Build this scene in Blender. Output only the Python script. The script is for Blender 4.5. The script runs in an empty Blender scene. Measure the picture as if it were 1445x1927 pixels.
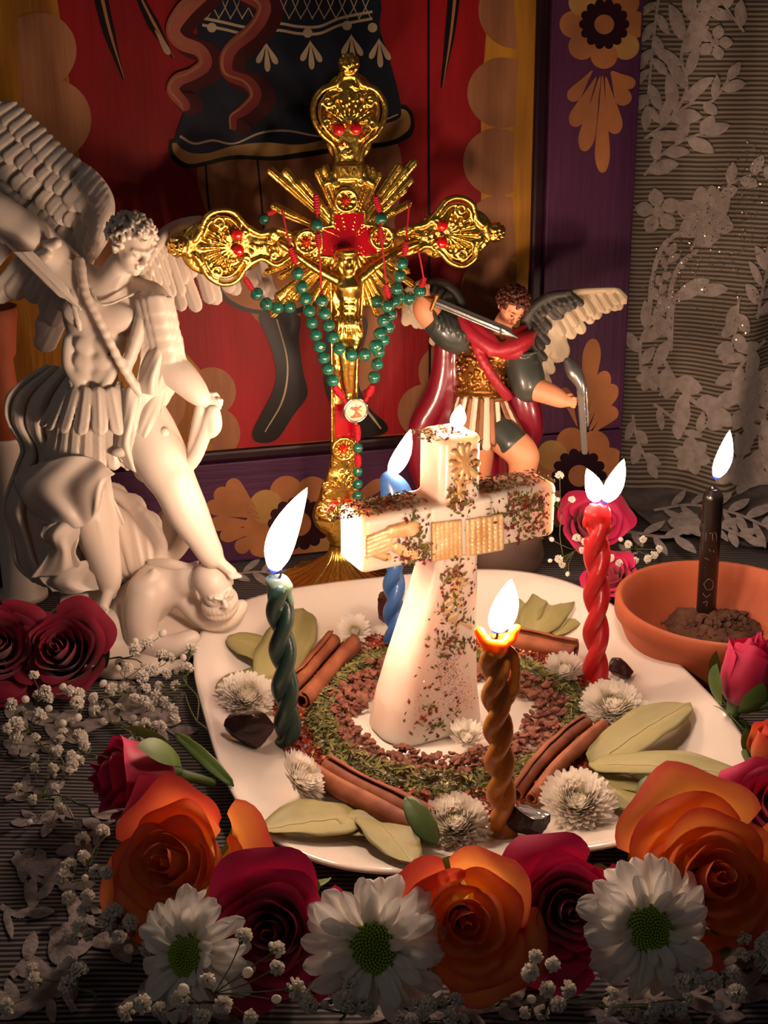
import bpy, bmesh, math, random
import numpy as np
from mathutils import Vector, Matrix, Quaternion, Euler, noise

# ---------------------------------------------------------------- camera, world, light, exposure
SC = bpy.context.scene
COL = SC.collection
U = 0.01                      # everything below is worked out in centimetres
CAM = np.array([0.0, -61.0, 36.0]); PITCH = math.radians(21); FPX = 2500.0
_cd = bpy.data.cameras.new('camera'); cam = bpy.data.objects.new('camera', _cd); COL.objects.link(cam)
_cd.sensor_fit = 'HORIZONTAL'; _cd.sensor_width = 36; _cd.lens = FPX / 1445 * 36
_cd.clip_start = 0.02; _cd.clip_end = 50
cam.location = CAM * U; cam.rotation_euler = (math.pi / 2 - PITCH, 0, 0)
SC.camera = cam
SC.view_settings.view_transform = 'Standard'; SC.view_settings.look = 'None'
SC.view_settings.gamma = 1; SC.view_settings.use_curve_mapping = False
SC.view_settings.exposure = 0.4
SC.cycles.use_denoising = True
SC.cycles.max_bounces = 8; SC.cycles.diffuse_bounces = 3; SC.cycles.glossy_bounces = 4; SC.cycles.transmission_bounces = 6
SC.cycles.sample_clamp_indirect = 4
W = bpy.data.worlds.new('room'); SC.world = W; W.use_nodes = True
W.node_tree.nodes['Background'].inputs[0].default_value = (0.60, 0.52, 0.50, 1)
W.node_tree.nodes['Background'].inputs[1].default_value = 0.034
def area_light(name, loc, target, size, power, col):
    l = bpy.data.lights.new(name, 'AREA'); l.size = size; l.energy = power; l.color = col
    o = bpy.data.objects.new(name, l); COL.objects.link(o); o.location = loc
    o.rotation_euler = (Vector(target) - Vector(loc)).to_track_quat('-Z', 'Y').to_euler()
    return o
area_light('room_lamp', (-1.3, -1.0, 2.0), (0, 0.1, 0.1), 0.6, 0.8, (1.0, 0.92, 0.86))
FLAME = 190.0

# ---------------------------------------------------------------- measuring helpers (photograph pixels -> real places, in cm)
def ray(px, py):
    x = (px - 722.5) / FPX; y = (py - 963.5) / FPX
    return np.array([x, math.cos(PITCH) - y * math.sin(PITCH), -math.sin(PITCH) - y * math.cos(PITCH)])
def G(px, py, z=0.0):          # where that line of sight meets the level z
    d = ray(px, py); return CAM + d * ((z - CAM[2]) / d[2])
def V(px, py, y):              # ... meets the upright plane at depth y
    d = ray(px, py); return CAM + d * ((y - CAM[1]) / d[1])
class Plane:                   # an upright plane turned about z: u along it, w towards the viewer, v = height
    def __init__(s, o, yaw, lean=0.0):
        s.o = np.array(o, float); a = math.radians(yaw); s.yaw = a; s.lean = math.radians(lean)
        s.eu = np.array([math.cos(a), math.sin(a), 0.0]); n = np.array([math.sin(a), -math.cos(a), 0.0])
        z = np.array([0, 0, 1.0])
        s.ev = z * math.cos(s.lean) - n * math.sin(s.lean); s.ew = n * math.cos(s.lean) + z * math.sin(s.lean)
    def uv(s, px, py, w=0.0):
        d = ray(px, py); o = s.o + s.ew * w
        t = np.dot(o - CAM, s.ew) / np.dot(d, s.ew); p = CAM + d * t - s.o
        return (float(np.dot(p, s.eu)), float(np.dot(p, s.ev)))
    def P(s, u, v, w=0.0): return s.o + s.eu * u + s.ev * v + s.ew * w
    def px(s, px, py, w=0.0): u, v = s.uv(px, py, w); return s.P(u, v, w)

# ---------------------------------------------------------------- objects
ORG = {}
def tag(o, label=None, cat=None, group=None, kind=None):
    if label: o['label'] = label
    if cat: o['category'] = cat
    if group: o['group'] = group
    if kind: o['kind'] = kind
    return o
def thing(name, label, cat, o, group=None):
    e = bpy.data.objects.new(name, None); COL.objects.link(e); e.empty_display_size = 0.01
    e.location = Vector(o) * U; ORG[e.name] = np.array(o, float)
    return tag(e, label, cat, group)
def mesh(name, V_, F, m, smooth=True, uv=None, col=None):
    V_ = np.asarray(V_, np.float32); me = bpy.data.meshes.new(name)
    if isinstance(F, np.ndarray):
        n, k = F.shape
        me.vertices.add(len(V_)); me.vertices.foreach_set('co', V_.ravel())
        me.loops.add(n * k); me.loops.foreach_set('vertex_index', F.ravel().astype(np.int32))
        me.polygons.add(n); me.polygons.foreach_set('loop_start', np.arange(0, n * k, k, dtype=np.int32))
        me.update(calc_edges=True)
    else:
        me.from_pydata([tuple(v) for v in V_.tolist()], [], F); me.update()
    if smooth: me.polygons.foreach_set('use_smooth', np.ones(len(me.polygons), bool))
    if uv is not None:
        l = me.uv_layers.new(name='UVMap'); idx = np.zeros(len(me.loops), np.int32)
        me.loops.foreach_get('vertex_index', idx); l.data.foreach_set('uv', np.asarray(uv, np.float32)[idx].ravel())
    for q in (m if isinstance(m, (list, tuple)) else [m]): me.materials.append(q)
    return me
def mk(name, V_, F, m, parent=None, smooth=True, uv=None, local=False, o=None, kind=None, label=None):
    """one mesh object; V_ in cm, world coordinates unless local"""
    V_ = np.asarray(V_, float)
    org = ORG[parent.name] if parent is not None else (np.array(o, float) if o is not None else np.zeros(3))
    if not local: V_ = V_ - org
    me = mesh(name, V_ * U, F, m, smooth, uv)
    ob = bpy.data.objects.new(name, me); COL.objects.link(ob)
    if parent is not None: ob.parent = parent
    else: ob.location = Vector(org) * U
    ORG[ob.name] = org
    if kind: ob['kind'] = kind
    if label: ob['label'] = label
    return ob
def inst(name, me, parent, loc, rot=None, scale=1.0, m=None):
    """a part sharing mesh data; loc in cm relative to parent"""
    ob = bpy.data.objects.new(name, me); COL.objects.link(ob); ob.parent = parent
    ob.location = Vector(loc) * U
    if rot is not None: ob.rotation_mode = 'QUATERNION'; ob.rotation_quaternion = rot
    ob.scale = (scale,) * 3 if np.isscalar(scale) else tuple(scale)
    return ob
def copy_tree(o, parent=None):
    c = o.copy(); COL.objects.link(c)
    if parent is not None: c.parent = parent
    for ch in list(o.children): copy_tree(ch, c)
    return c
class MB:                      # gathers pieces of one mesh
    def __init__(s): s.v = []; s.f = []; s.uv = []; s.n = 0
    def add(s, V_, F, uv=None):
        V_ = np.asarray(V_, float); s.v.append(V_)
        s.f += [tuple(i + s.n for i in f) for f in F]
        s.uv.append(np.zeros((len(V_), 2)) if uv is None else np.asarray(uv, float)); s.n += len(V_)
    def put(s, name, m, parent=None, **k):
        return mk(name, np.concatenate(s.v), s.f, m, parent, uv=np.concatenate(s.uv), **k)
def nrm(v): v = np.asarray(v, float); return v / max(np.linalg.norm(v), 1e-9)
def frame_of(d, up=(0, 0, 1)):
    d = nrm(d); up = np.asarray(up, float)
    if abs(np.dot(d, nrm(up))) > .98: up = np.array([1.0, 0, 0])
    a = nrm(np.cross(up, d)); b = np.cross(d, a); return a, b, d
def quat_z(d, spin=0.0):       # rotation taking +z to d
    return Vector(d).to_track_quat('Z', 'Y') @ Quaternion((0, 0, 1), spin)
def spline(P, n):              # Catmull-Rom through rows of P, n points per span
    P = np.asarray(P, float); Q = np.vstack([2 * P[0] - P[1], P, 2 * P[-1] - P[-2]]); out = []
    for i in range(1, len(Q) - 2):
        t = np.linspace(0, 1, n, endpoint=False)[:, None]; a, b, c, d = Q[i - 1], Q[i], Q[i + 1], Q[i + 2]
        out.append(.5 * (2 * b + (c - a) * t + (2 * a - 5 * b + 4 * c - d) * t ** 2 + (3 * b - a - 3 * c + d) * t ** 3))
    return np.vstack(out + [P[-1:]])
def closed_spline(P, n):
    P = np.asarray(P, float); k = len(P); out = []
    for i in range(k):
        t = np.linspace(0, 1, n, endpoint=False)[:, None]; a, b, c, d = P[i - 1], P[i], P[(i + 1) % k], P[(i + 2) % k]
        out.append(.5 * (2 * b + (c - a) * t + (2 * a - 5 * b + 4 * c - d) * t ** 2 + (3 * b - a - 3 * c + d) * t ** 3))
    return np.vstack(out)
def tube(path, r, sides=8, cap=True):
    path = np.asarray(path, float); n = len(path); r = np.full(n, r) if np.isscalar(r) else np.asarray(r)
    T = np.gradient(path, axis=0); vs = []; a = None
    for i in range(n):
        d = nrm(T[i])
        if a is None: a, b, _ = frame_of(d)
        else: a = nrm(a - d * np.dot(a, d)); b = np.cross(d, a)
        for k in range(sides):
            t = 2 * math.pi * k / sides; vs.append(path[i] + (a * math.cos(t) + b * math.sin(t)) * r[i])
    F = [(i * sides + k, i * sides + (k + 1) % sides, (i + 1) * sides + (k + 1) % sides, (i + 1) * sides + k) for i in range(n - 1) for k in range(sides)]
    if cap: F += [tuple(range(sides - 1, -1, -1)), tuple((n - 1) * sides + k for k in range(sides))]
    return vs, F
def lathe(prof, seg=48, c=(0, 0, 0)):
    vs = [(c[0] + r * math.cos(2 * math.pi * k / seg), c[1] + r * math.sin(2 * math.pi * k / seg), c[2] + z) for r, z in prof for k in range(seg)]
    n = len(prof); F = [(i * seg + k, i * seg + (k + 1) % seg, (i + 1) * seg + (k + 1) % seg, (i + 1) * seg + k) for i in range(n - 1) for k in range(seg)]
    return np.array(vs), F
def gridf(nu, nv): return [(i * nv + j, i * nv + j + 1, (i + 1) * nv + j + 1, (i + 1) * nv + j) for i in range(nu - 1) for j in range(nv - 1)]
def ico(r=1.0, sub=2):
    bm = bmesh.new(); bmesh.ops.create_icosphere(bm, subdivisions=sub, radius=r)
    v = np.array([x.co[:] for x in bm.verts]); f = [tuple(q.index for q in p.verts) for p in bm.faces]; bm.free(); return v, f
def thicken(V_, nu, nv, t):    # a grid sheet -> closed solid of thickness t
    V_ = np.asarray(V_, float).reshape(nu, nv, 3)
    du = np.gradient(V_, axis=0); dv = np.gradient(V_, axis=1); n = np.cross(du, dv); n /= np.maximum(np.linalg.norm(n, axis=2, keepdims=True), 1e-9)
    A = (V_ + n * t / 2).reshape(-1, 3); B = (V_ - n * t / 2).reshape(-1, 3); N = nu * nv
    F = gridf(nu, nv); F2 = [tuple(N + i for i in reversed(f)) for f in F]
    rim = [j for j in range(nv)] + [i * nv + nv - 1 for i in range(1, nu)] + [(nu - 1) * nv + j for j in range(nv - 2, -1, -1)] + [i * nv for i in range(nu - 2, 0, -1)]
    R = [(rim[(k + 1) % len(rim)], rim[k], N + rim[k], N + rim[(k + 1) % len(rim)]) for k in range(len(rim))]
    return np.vstack([A, B]), F + F2 + R

# ---------------------------------------------------------------- sculpting: smooth unions on a grid, skinned by surface nets
class Clay:
    def __init__(s, lo, hi, h):
        s.h = h; s.lo = np.array(lo, float); n = np.ceil((np.array(hi) - s.lo) / h).astype(int) + 1; s.n = n
        s.F = np.full(tuple(n), 50.0, np.float32)
        s.ax = [(s.lo[i] + h * np.arange(n[i])).astype(np.float32) for i in range(3)]
    def region(s, lo, hi):
        a = np.maximum(np.floor((np.array(lo) - s.lo) / s.h).astype(int), 0); b = np.minimum(np.ceil((np.array(hi) - s.lo) / s.h).astype(int) + 1, s.n)
        if (b <= a).any(): return None
        sl = tuple(slice(a[i], b[i]) for i in range(3))
        X = s.ax[0][sl[0]][:, None, None]; Y = s.ax[1][sl[1]][None, :, None]; Z = s.ax[2][sl[2]][None, None, :]
        return sl, X, Y, Z
    def mix(s, sl, d, k, sub=False):
        f = s.F[sl]
        if sub:
            d = -d; hh = np.maximum(k - np.abs(f - d), 0) / k; s.F[sl] = np.maximum(f, d) + hh * hh * k * .25
        else:
            hh = np.maximum(k - np.abs(f - d), 0) / k; s.F[sl] = np.minimum(f, d) - hh * hh * k * .25
    def cap(s, a, b, ra, rb=None, k=.3, sub=False):
        a = np.array(a, float); b = np.array(b, float); rb = ra if rb is None else rb; m = max(ra, rb) + k + 2 * s.h
        R = s.region(np.minimum(a, b) - m, np.maximum(a, b) + m)
        if R is None: return
        sl, X, Y, Z = R; d = b - a; L = max(float(d @ d), 1e-9)
        t = np.clip(((X - a[0]) * d[0] + (Y - a[1]) * d[1] + (Z - a[2]) * d[2]) / L, 0, 1)
        q = np.sqrt((X - a[0] - t * d[0]) ** 2 + (Y - a[1] - t * d[1]) ** 2 + (Z - a[2] - t * d[2]) ** 2) - (ra + (rb - ra) * t)
        s.mix(sl, q, k, sub)
    def chain(s, P, R, k=.3, n=4, sub=False):
        P = np.asarray(P, float); R = np.full(len(P), R) if np.isscalar(R) else np.asarray(R, float)
        Q = spline(np.hstack([P, R[:, None]]), n) if len(P) > 2 and n > 1 else np.hstack([P, R[:, None]])
        for i in range(len(Q) - 1): s.cap(Q[i, :3], Q[i + 1, :3], max(Q[i, 3], .01), max(Q[i + 1, 3], .01), k, sub)
    def ball(s, c, r, k=.3, rot=None, sub=False):
        c = np.array(c, float); r = np.full(3, r, float) if np.isscalar(r) else np.array(r, float); m = r.max() + k + 2 * s.h
        R = s.region(c - m, c + m)
        if R is None: return
        sl, X, Y, Z = R; X = X - c[0]; Y = Y - c[1]; Z = Z - c[2]
        if rot is None: x, y, z = X, Y, Z
        else:
            M_ = np.array(rot); x = X * M_[0, 0] + Y * M_[0, 1] + Z * M_[0, 2]; y = X * M_[1, 0] + Y * M_[1, 1] + Z * M_[1, 2]; z = X * M_[2, 0] + Y * M_[2, 1] + Z * M_[2, 2]
        k0 = np.sqrt((x / r[0]) ** 2 + (y / r[1]) ** 2 + (z / r[2]) ** 2); k1 = np.sqrt((x / r[0] ** 2) ** 2 + (y / r[1] ** 2) ** 2 + (z / r[2] ** 2) ** 2)
        s.mix(sl, k0 * (k0 - 1) / np.maximum(k1, 1e-6), k, sub)
    def flat(s, a, b, ra, rb, nv, th, k=.1, ridge=0.0):
        """flattened tapered capsule a->b: half-widths ra, rb, half-thickness th along nv"""
        a = np.array(a, float); b = np.array(b, float); d = b - a; L = max(np.linalg.norm(d), 1e-6); u = d / L
        w = nrm(np.asarray(nv, float) - u * np.dot(nv, u)); v = np.cross(w, u); m = max(ra, rb) + k + 2 * s.h
        R = s.region(np.minimum(a, b) - m, np.maximum(a, b) + m)
        if R is None: return
        sl, X, Y, Z = R; X = X - a[0]; Y = Y - a[1]; Z = Z - a[2]
        pu = X * u[0] + Y * u[1] + Z * u[2]; pv = X * v[0] + Y * v[1] + Z * v[2]; pw = X * w[0] + Y * w[1] + Z * w[2]
        t = np.clip(pu / L, 0, 1); r = ra + (rb - ra) * t; e = pu - t * L
        q2 = np.sqrt(e * e + pv * pv); dd = q2 - r
        thick = th * np.sqrt(np.clip(1 - (q2 / np.maximum(r, 1e-3)) ** 2, 0.0, 1)) ** .7
        if ridge: thick = thick + ridge * np.exp(-(pv / (.18 * np.maximum(r, 1e-3))) ** 2)
        dz = np.abs(pw) - thick
        q = np.where(dd > 0, np.sqrt(np.maximum(dd, 0) ** 2 + np.maximum(np.abs(pw), 0) ** 2), dz)
        s.mix(sl, q.astype(np.float32), k)
    def box(s, c, hs, r, rot=None, k=.1, sub=False):
        c = np.array(c, float); hs = np.array(hs, float); m = np.linalg.norm(hs) + k + 2 * s.h
        R = s.region(c - m, c + m)
        if R is None: return
        sl, X, Y, Z = R; X = X - c[0]; Y = Y - c[1]; Z = Z - c[2]
        if rot is None: x, y, z = X, Y, Z
        else:
            M_ = np.array(rot); x = X * M_[0, 0] + Y * M_[0, 1] + Z * M_[0, 2]; y = X * M_[1, 0] + Y * M_[1, 1] + Z * M_[1, 2]; z = X * M_[2, 0] + Y * M_[2, 1] + Z * M_[2, 2]
        x = np.abs(x) - hs[0] + r; y = np.abs(y) - hs[1] + r; z = np.abs(z) - hs[2] + r
        q = np.sqrt(np.maximum(x, 0) ** 2 + np.maximum(y, 0) ** 2 + np.maximum(z, 0) ** 2) + np.minimum(np.maximum(np.maximum(x, y), z), 0) - r
        s.mix(sl, q, k, sub)
    def fn(s, lo, hi, f, k=.1, sub=False):
        R = s.region(lo, hi)
        if R is not None: s.mix(R[0], f(R[1], R[2], R[3]), k, sub)
    def skin(s):
        F = s.F; S = F < 0
        c = S[:-1, :-1, :-1].astype(np.int8)
        for i, j, k in ((1, 0, 0), (0, 1, 0), (0, 0, 1), (1, 1, 0), (1, 0, 1), (0, 1, 1), (1, 1, 1)):
            c = c + S[i:F.shape[0] - 1 + i, j:F.shape[1] - 1 + j, k:F.shape[2] - 1 + k]
        act = (c > 0) & (c < 8); I = np.argwhere(act); idx = np.full(act.shape, -1, np.int32); idx[act] = np.arange(len(I))
        cs = np.array([(i, j, k) for i in (0, 1) for j in (0, 1) for k in (0, 1)])
        val = np.stack([F[I[:, 0] + q[0], I[:, 1] + q[1], I[:, 2] + q[2]] for q in cs], 1)
        acc = np.zeros((len(I), 3)); cnt = np.zeros(len(I))
        for a in range(8):
            for b in range(a + 1, 8):
                if np.abs(cs[a] - cs[b]).sum() != 1: continue
                fa, fb = val[:, a], val[:, b]; m = (fa < 0) != (fb < 0); t = np.where(m, fa / np.where(m, fa - fb, 1), 0)
                acc += np.where(m[:, None], cs[a] + t[:, None] * (cs[b] - cs[a]), 0); cnt += m
        Vv = s.lo + s.h * (I + acc / cnt[:, None]); Q = []
        for ax in range(3):
            A = [slice(None)] * 3; B = [slice(None)] * 3; A[ax] = slice(0, -1); B[ax] = slice(1, None)
            d = S[tuple(A)].astype(np.int8) - S[tuple(B)].astype(np.int8)
            E = np.argwhere(d != 0); o1, o2 = [(1, 2), (2, 0), (0, 1)][ax]
            ok = (E[:, o1] > 0) & (E[:, o2] > 0) & (E[:, o1] < F.shape[o1] - 1) & (E[:, o2] < F.shape[o2] - 1); E = E[ok]; sg = d[tuple(E.T)]
            def cell(a, b): C_ = E.copy(); C_[:, o1] -= a; C_[:, o2] -= b; return idx[tuple(C_.T)]
            q = np.stack([cell(1, 1), cell(0, 1), cell(0, 0), cell(1, 0)], 1)
            q = np.where(sg[:, None] > 0, q, q[:, ::-1]); Q.append(q)
        return Vv, np.vstack(Q)
    def put(s, name, m, parent, xf=None, **k):
        Vv, Q = s.skin()
        if xf is not None: Vv = xf(Vv)
        return mk(name, Vv, Q, m, parent, **k)

# ---------------------------------------------------------------- materials
MATS = {}
def srgb(c):
    if isinstance(c, str): c = [int(c[i:i + 2], 16) / 255 for i in (0, 2, 4)]
    return tuple(x / 12.92 if x <= .04045 else ((x + .055) / 1.055) ** 2.4 for x in c) + (1,)
def mat(name, c, rough=.5, metal=0.0, c2=None, vs=8.0, vmix=(.35, .65), bump=0.0, bs=60.0, bstretch=None, sss=0.0, sssr=.004, transl=0.0, coat=0.0, spec=.5, stretch=None, detail=4, trans=0.0, sheen=0.0):
    m = bpy.data.materials.new(name); m.use_nodes = True; nt = m.node_tree; N = nt.nodes; L = nt.links
    b = N['Principled BSDF']; b.inputs['Base Color'].default_value = srgb(c)
    b.inputs['Roughness'].default_value = rough; b.inputs['Metallic'].default_value = metal
    b.inputs['Specular IOR Level'].default_value = spec; b.inputs['Coat Weight'].default_value = coat
    b.inputs['Sheen Weight'].default_value = sheen; b.inputs['Transmission Weight'].default_value = trans
    if sss: b.inputs['Subsurface Weight'].default_value = sss; b.inputs['Subsurface Radius'].default_value = (1, .55, .4); b.inputs['Subsurface Scale'].default_value = sssr
    tc = N.new('ShaderNodeTexCoord')
    def coords(st):
        mp = N.new('ShaderNodeMapping'); L.new(tc.outputs['Object'], mp.inputs[0]); mp.inputs['Scale'].default_value = st or (1, 1, 1); return mp
    colsock = None
    if c2 is not None:
        n = N.new('ShaderNodeTexNoise'); n.inputs['Scale'].default_value = vs; n.inputs['Detail'].default_value = detail
        L.new(coords(stretch).outputs[0], n.inputs['Vector'])
        r = N.new('ShaderNodeValToRGB'); r.color_ramp.elements[0].position = vmix[0]; r.color_ramp.elements[1].position = vmix[1]
        r.color_ramp.elements[0].color = srgb(c); r.color_ramp.elements[1].color = srgb(c2)
        L.new(n.outputs['Fac'], r.inputs[0]); L.new(r.outputs[0], b.inputs['Base Color']); colsock = r.outputs[0]
    if bump:
        n = N.new('ShaderNodeTexNoise'); n.inputs['Scale'].default_value = bs; n.inputs['Detail'].default_value = 5
        L.new(coords(bstretch).outputs[0], n.inputs['Vector']); bp = N.new('ShaderNodeBump'); bp.inputs['Strength'].default_value = bump; bp.inputs['Distance'].default_value = .001
        L.new(n.outputs['Fac'], bp.inputs['Height']); L.new(bp.outputs[0], b.inputs['Normal'])
    if transl:
        t = N.new('ShaderNodeBsdfTranslucent'); mx = N.new('ShaderNodeMixShader'); mx.inputs[0].default_value = transl
        t.inputs[0].default_value = srgb(c2 or c)
        if colsock: L.new(colsock, t.inputs[0])
        L.new(b.outputs[0], mx.inputs[1]); L.new(t.outputs[0], mx.inputs[2]); L.new(mx.outputs[0], N['Material Output'].inputs[0])
    MATS[name] = m; return m
def uvramp(m, stops, axis=1, transl=.25, noise_amt=.12):
    """colour runs along the petal/leaf itself (uv), as the thing is coloured"""
    nt = m.node_tree; N = nt.nodes; L = nt.links; b = N['Principled BSDF']
    uv = N.new('ShaderNodeUVMap'); sp = N.new('ShaderNodeSeparateXYZ'); L.new(uv.outputs[0], sp.inputs[0])
    n = N.new('ShaderNodeTexNoise'); n.inputs['Scale'].default_value = 5; L.new(uv.outputs[0], n.inputs['Vector'])
    a = N.new('ShaderNodeMath'); a.operation = 'MULTIPLY_ADD'; L.new(n.outputs['Fac'], a.inputs[0]); a.inputs[1].default_value = noise_amt * 2; L.new(sp.outputs[axis], a.inputs[2])
    s = N.new('ShaderNodeMath'); s.operation = 'SUBTRACT'; L.new(a.outputs[0], s.inputs[0]); s.inputs[1].default_value = noise_amt
    r = N.new('ShaderNodeValToRGB'); cr = r.color_ramp
    while len(cr.elements) < len(stops): cr.elements.new(.5)
    for e, (p, c) in zip(cr.elements, stops): e.position = p; e.color = srgb(c)
    L.new(s.outputs[0], r.inputs[0]); L.new(r.outputs[0], b.inputs['Base Color'])
    if transl:
        t = N.new('ShaderNodeBsdfTranslucent'); mx = N.new('ShaderNodeMixShader'); mx.inputs[0].default_value = transl
        L.new(r.outputs[0], t.inputs[0]); L.new(b.outputs[0], mx.inputs[1]); L.new(t.outputs[0], mx.inputs[2]); L.new(mx.outputs[0], N['Material Output'].inputs[0])
    return m

# ================================================================ SETTING: table cloth, lace drape, painted wooden panel
R = random.Random(7)
m_panel_red = mat('red_paint', '8E1016', .55, c2='660A0C', vs=6, bump=.5, bs=90, bstretch=(3, 3, .25), stretch=(3, 3, .6))
m_ochre = mat('ochre_paint', 'B07C24', .55, c2='7A4C18', vs=14, bump=.6, bs=110, bstretch=(3, 3, .2), stretch=(3, 3, .35))
m_tan = mat('tan_paint', '9A6A48', .58, c2='7C5034', vs=18, bump=.5, bs=110, bstretch=(3, 3, .2), stretch=(3, 3, .4))
m_purple = mat('purple_paint', '4A2442', .5, c2='381A38', vs=10, bump=.5, bs=120, bstretch=(3, 3, .2), stretch=(3, 3, .3))
m_purple_h = mat('purple_paint_along', '4A2442', .5, c2='381A38', vs=10, bump=.5, bs=120, bstretch=(.3, .3, 3), stretch=(.3, .3, 3))
m_trimdark = mat('dark_bead_paint', '2A0F1C', .4, c2='1C0A14', vs=8)
m_navy = mat('navy_paint', '0D1220', .5, c2='161C2A', vs=12, stretch=(3, 3, .3))
m_blackp = mat('black_paint', '14100F', .4)
m_cream = mat('cream_paint', 'B9A88A', .5, c2='8A7860', vs=20)
m_ribbon = mat('maroon_ribbon_paint', '6E2A28', .42, c2='A0604E', vs=9, vmix=(.45, .7))
m_ribdk = mat('dark_maroon_paint', '3A1214', .42)
m_petor = mat('orange_motif_paint', 'A0683E', .5, c2='845636', vs=30, bump=.4, bs=90)
m_petyl = mat('yellow_motif_paint', 'A5824C', .5, c2='8C683A', vs=30, bump=.4, bs=90)
m_ground = mat('dark_under_cloth', '17131A', .9, c2='221C24', vs=30)

PN = Plane((-10.7, 22.8, .03), 15.3, 2.0)
panel = thing('painted_wooden_panel', 'red and ochre painted wooden panel in a purple floral frame behind the figures', 'painting', PN.P(8, 0, -1))
def slab(name, u0, u1, v0, v1, w0, w1, m, bev=.12, parent=None):
    bm = bmesh.new(); bmesh.ops.create_cube(bm, size=1)
    for v in bm.verts: v.co = Vector(((u0 + u1) / 2 + v.co.x * (u1 - u0), (v0 + v1) / 2 + v.co.y * (v1 - v0), (w0 + w1) / 2 + v.co.z * (w1 - w0)))
    bmesh.ops.bevel(bm, geom=bm.edges[:], offset=bev, segments=2, affect='EDGES', profile=.6)
    v = [PN.P(*x.co) for x in bm.verts]; f = [tuple(q.index for q in p.verts) for p in bm.faces]; bm.free()
    return mk(name, v, f, m, parent or panel, smooth=False)
for u0, u1 in ((-15.5, .2), (.28, 14.1), (14.22, 22.4)): slab('plank', u0, u1, .6, 47, -1.6, -.7, m_ochre, .03)
slab('frame_rail', -22, 29, .1, 7.2, -1.8, 0, m_purple_h); slab('frame_stile', 22.6, 29, 7.3, 50, -1.8, 0, m_purple)
slab('frame_stile', -22, -15.3, 7.3, 50, -1.8, 0, m_purple)
slab('frame_bead', -15.3, 22.6, 7.2, 7.95, -1.2, -.25, m_trimdark, .2); slab('frame_bead', 21.75, 22.6, 7.95, 50, -1.2, -.25, m_trimdark, .2)
slab('frame_bead', -15.3, -14.5, 7.95, 50, -1.2, -.25, m_trimdark, .2)
_pc = [0]
def paint(name, pts, lay, m, n=6, w0=-.7, sharp=False):
    """a flat painted shape lying on the panel; pts measured on the photograph"""
    P_ = np.array([PN.uv(x, y, w0) for x, y in pts]); P_ = P_ if sharp else closed_spline(P_, n)
    if sharp: pass
    _pc[0] += 1; lay += (_pc[0] % 40) * .02
    a = sum(P_[i][0] * P_[(i + 1) % len(P_)][1] - P_[(i + 1) % len(P_)][0] * P_[i][1] for i in range(len(P_)))
    if a < 0: P_ = P_[::-1]
    P_ = np.array(P_)
    if w0 >= -.5: P_[:, 1] = np.maximum(P_[:, 1], .2); P_[:, 0] = np.minimum(P_[:, 0], 28.85)
    if w0 < -.5: P_ = np.clip(P_, (-14.5, 7.95), (21.75, 46))
    return mk(name, [PN.P(u, v, w0 + .012 * lay) for u, v in P_], [tuple(range(len(P_)))], m, panel, smooth=False)
def stroke(name, path, wd, lay, m, w0=-.7, n=6):
    P_ = spline(np.array([PN.uv(x, y, w0) for x, y in path]), n); wd = np.interp(np.linspace(0, 1, len(P_)), np.linspace(0, 1, len(wd)), wd) * .0325
    T = np.gradient(P_, axis=0); T /= np.linalg.norm(T, axis=1, keepdims=True); Nn = np.stack([-T[:, 1], T[:, 0]], 1)
    A = P_ + Nn * wd[:, None] / 2; B = P_ - Nn * wd[:, None] / 2; k = len(P_)
    return mk(name, [PN.P(u, v, w0 + .012 * lay) for u, v in np.vstack([A, B])], [(i, k + i, k + i + 1, i + 1) for i in range(k - 1)], m, panel, smooth=False)
def disc(name, x, y, r, lay, m, w0=-.7, ry=None):
    return paint(name, [(x + r * math.cos(t), y + (ry or r) * math.sin(t)) for t in np.linspace(0, 2 * math.pi, 14, endpoint=False)], lay, m, 3, w0)
paint('red_field', [(105, -20), (130, 150), (150, 300), (170, 430), (200, 520), (330, 640), (380, 700), (400, 780), (400, 852), (735, 818), (800, 812), (830, 760), (850, 640), (895, 520), (905, 430), (905, 300), (905, 180), (915, 60), (915, -20)], 1, m_panel_red, sharp=True)
for x, y, r in ((972, 20, 72), (945, 175, 66), (935, 305, 64), (938, 430, 62), (930, 545, 64), (800, 775, 52), (842, 700, 55), (398, 737, 46), (402, 815, 50), (72, 95, 72), (95, 225, 77), (150, 470, 70), (290, 760, 60)):
    disc('cloud_scallop', x, y, r, 2, m_tan)
paint('ochre_field', [(965, -20), (975, 120), (968, 250), (965, 380), (972, 500), (972, 620), (1020, 620), (1020, -20)], 3, m_ochre, sharp=True)
paint('ochre_field', [(-140, -20), (30, -20), (40, 300), (60, 600), (100, 760), (230, 850), (400, 835), (400, 885), (-140, 960)], 3, m_ochre, sharp=True)
# (paint finish)
for q_ in (m_panel_red, m_ochre, m_tan, m_purple, m_purple_h, m_trimdark, m_navy, m_blackp, m_cream, m_ribbon, m_ribdk, m_petor, m_petyl): q_.node_tree.nodes['Principled BSDF'].inputs['Specular IOR Level'].default_value = .22
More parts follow.
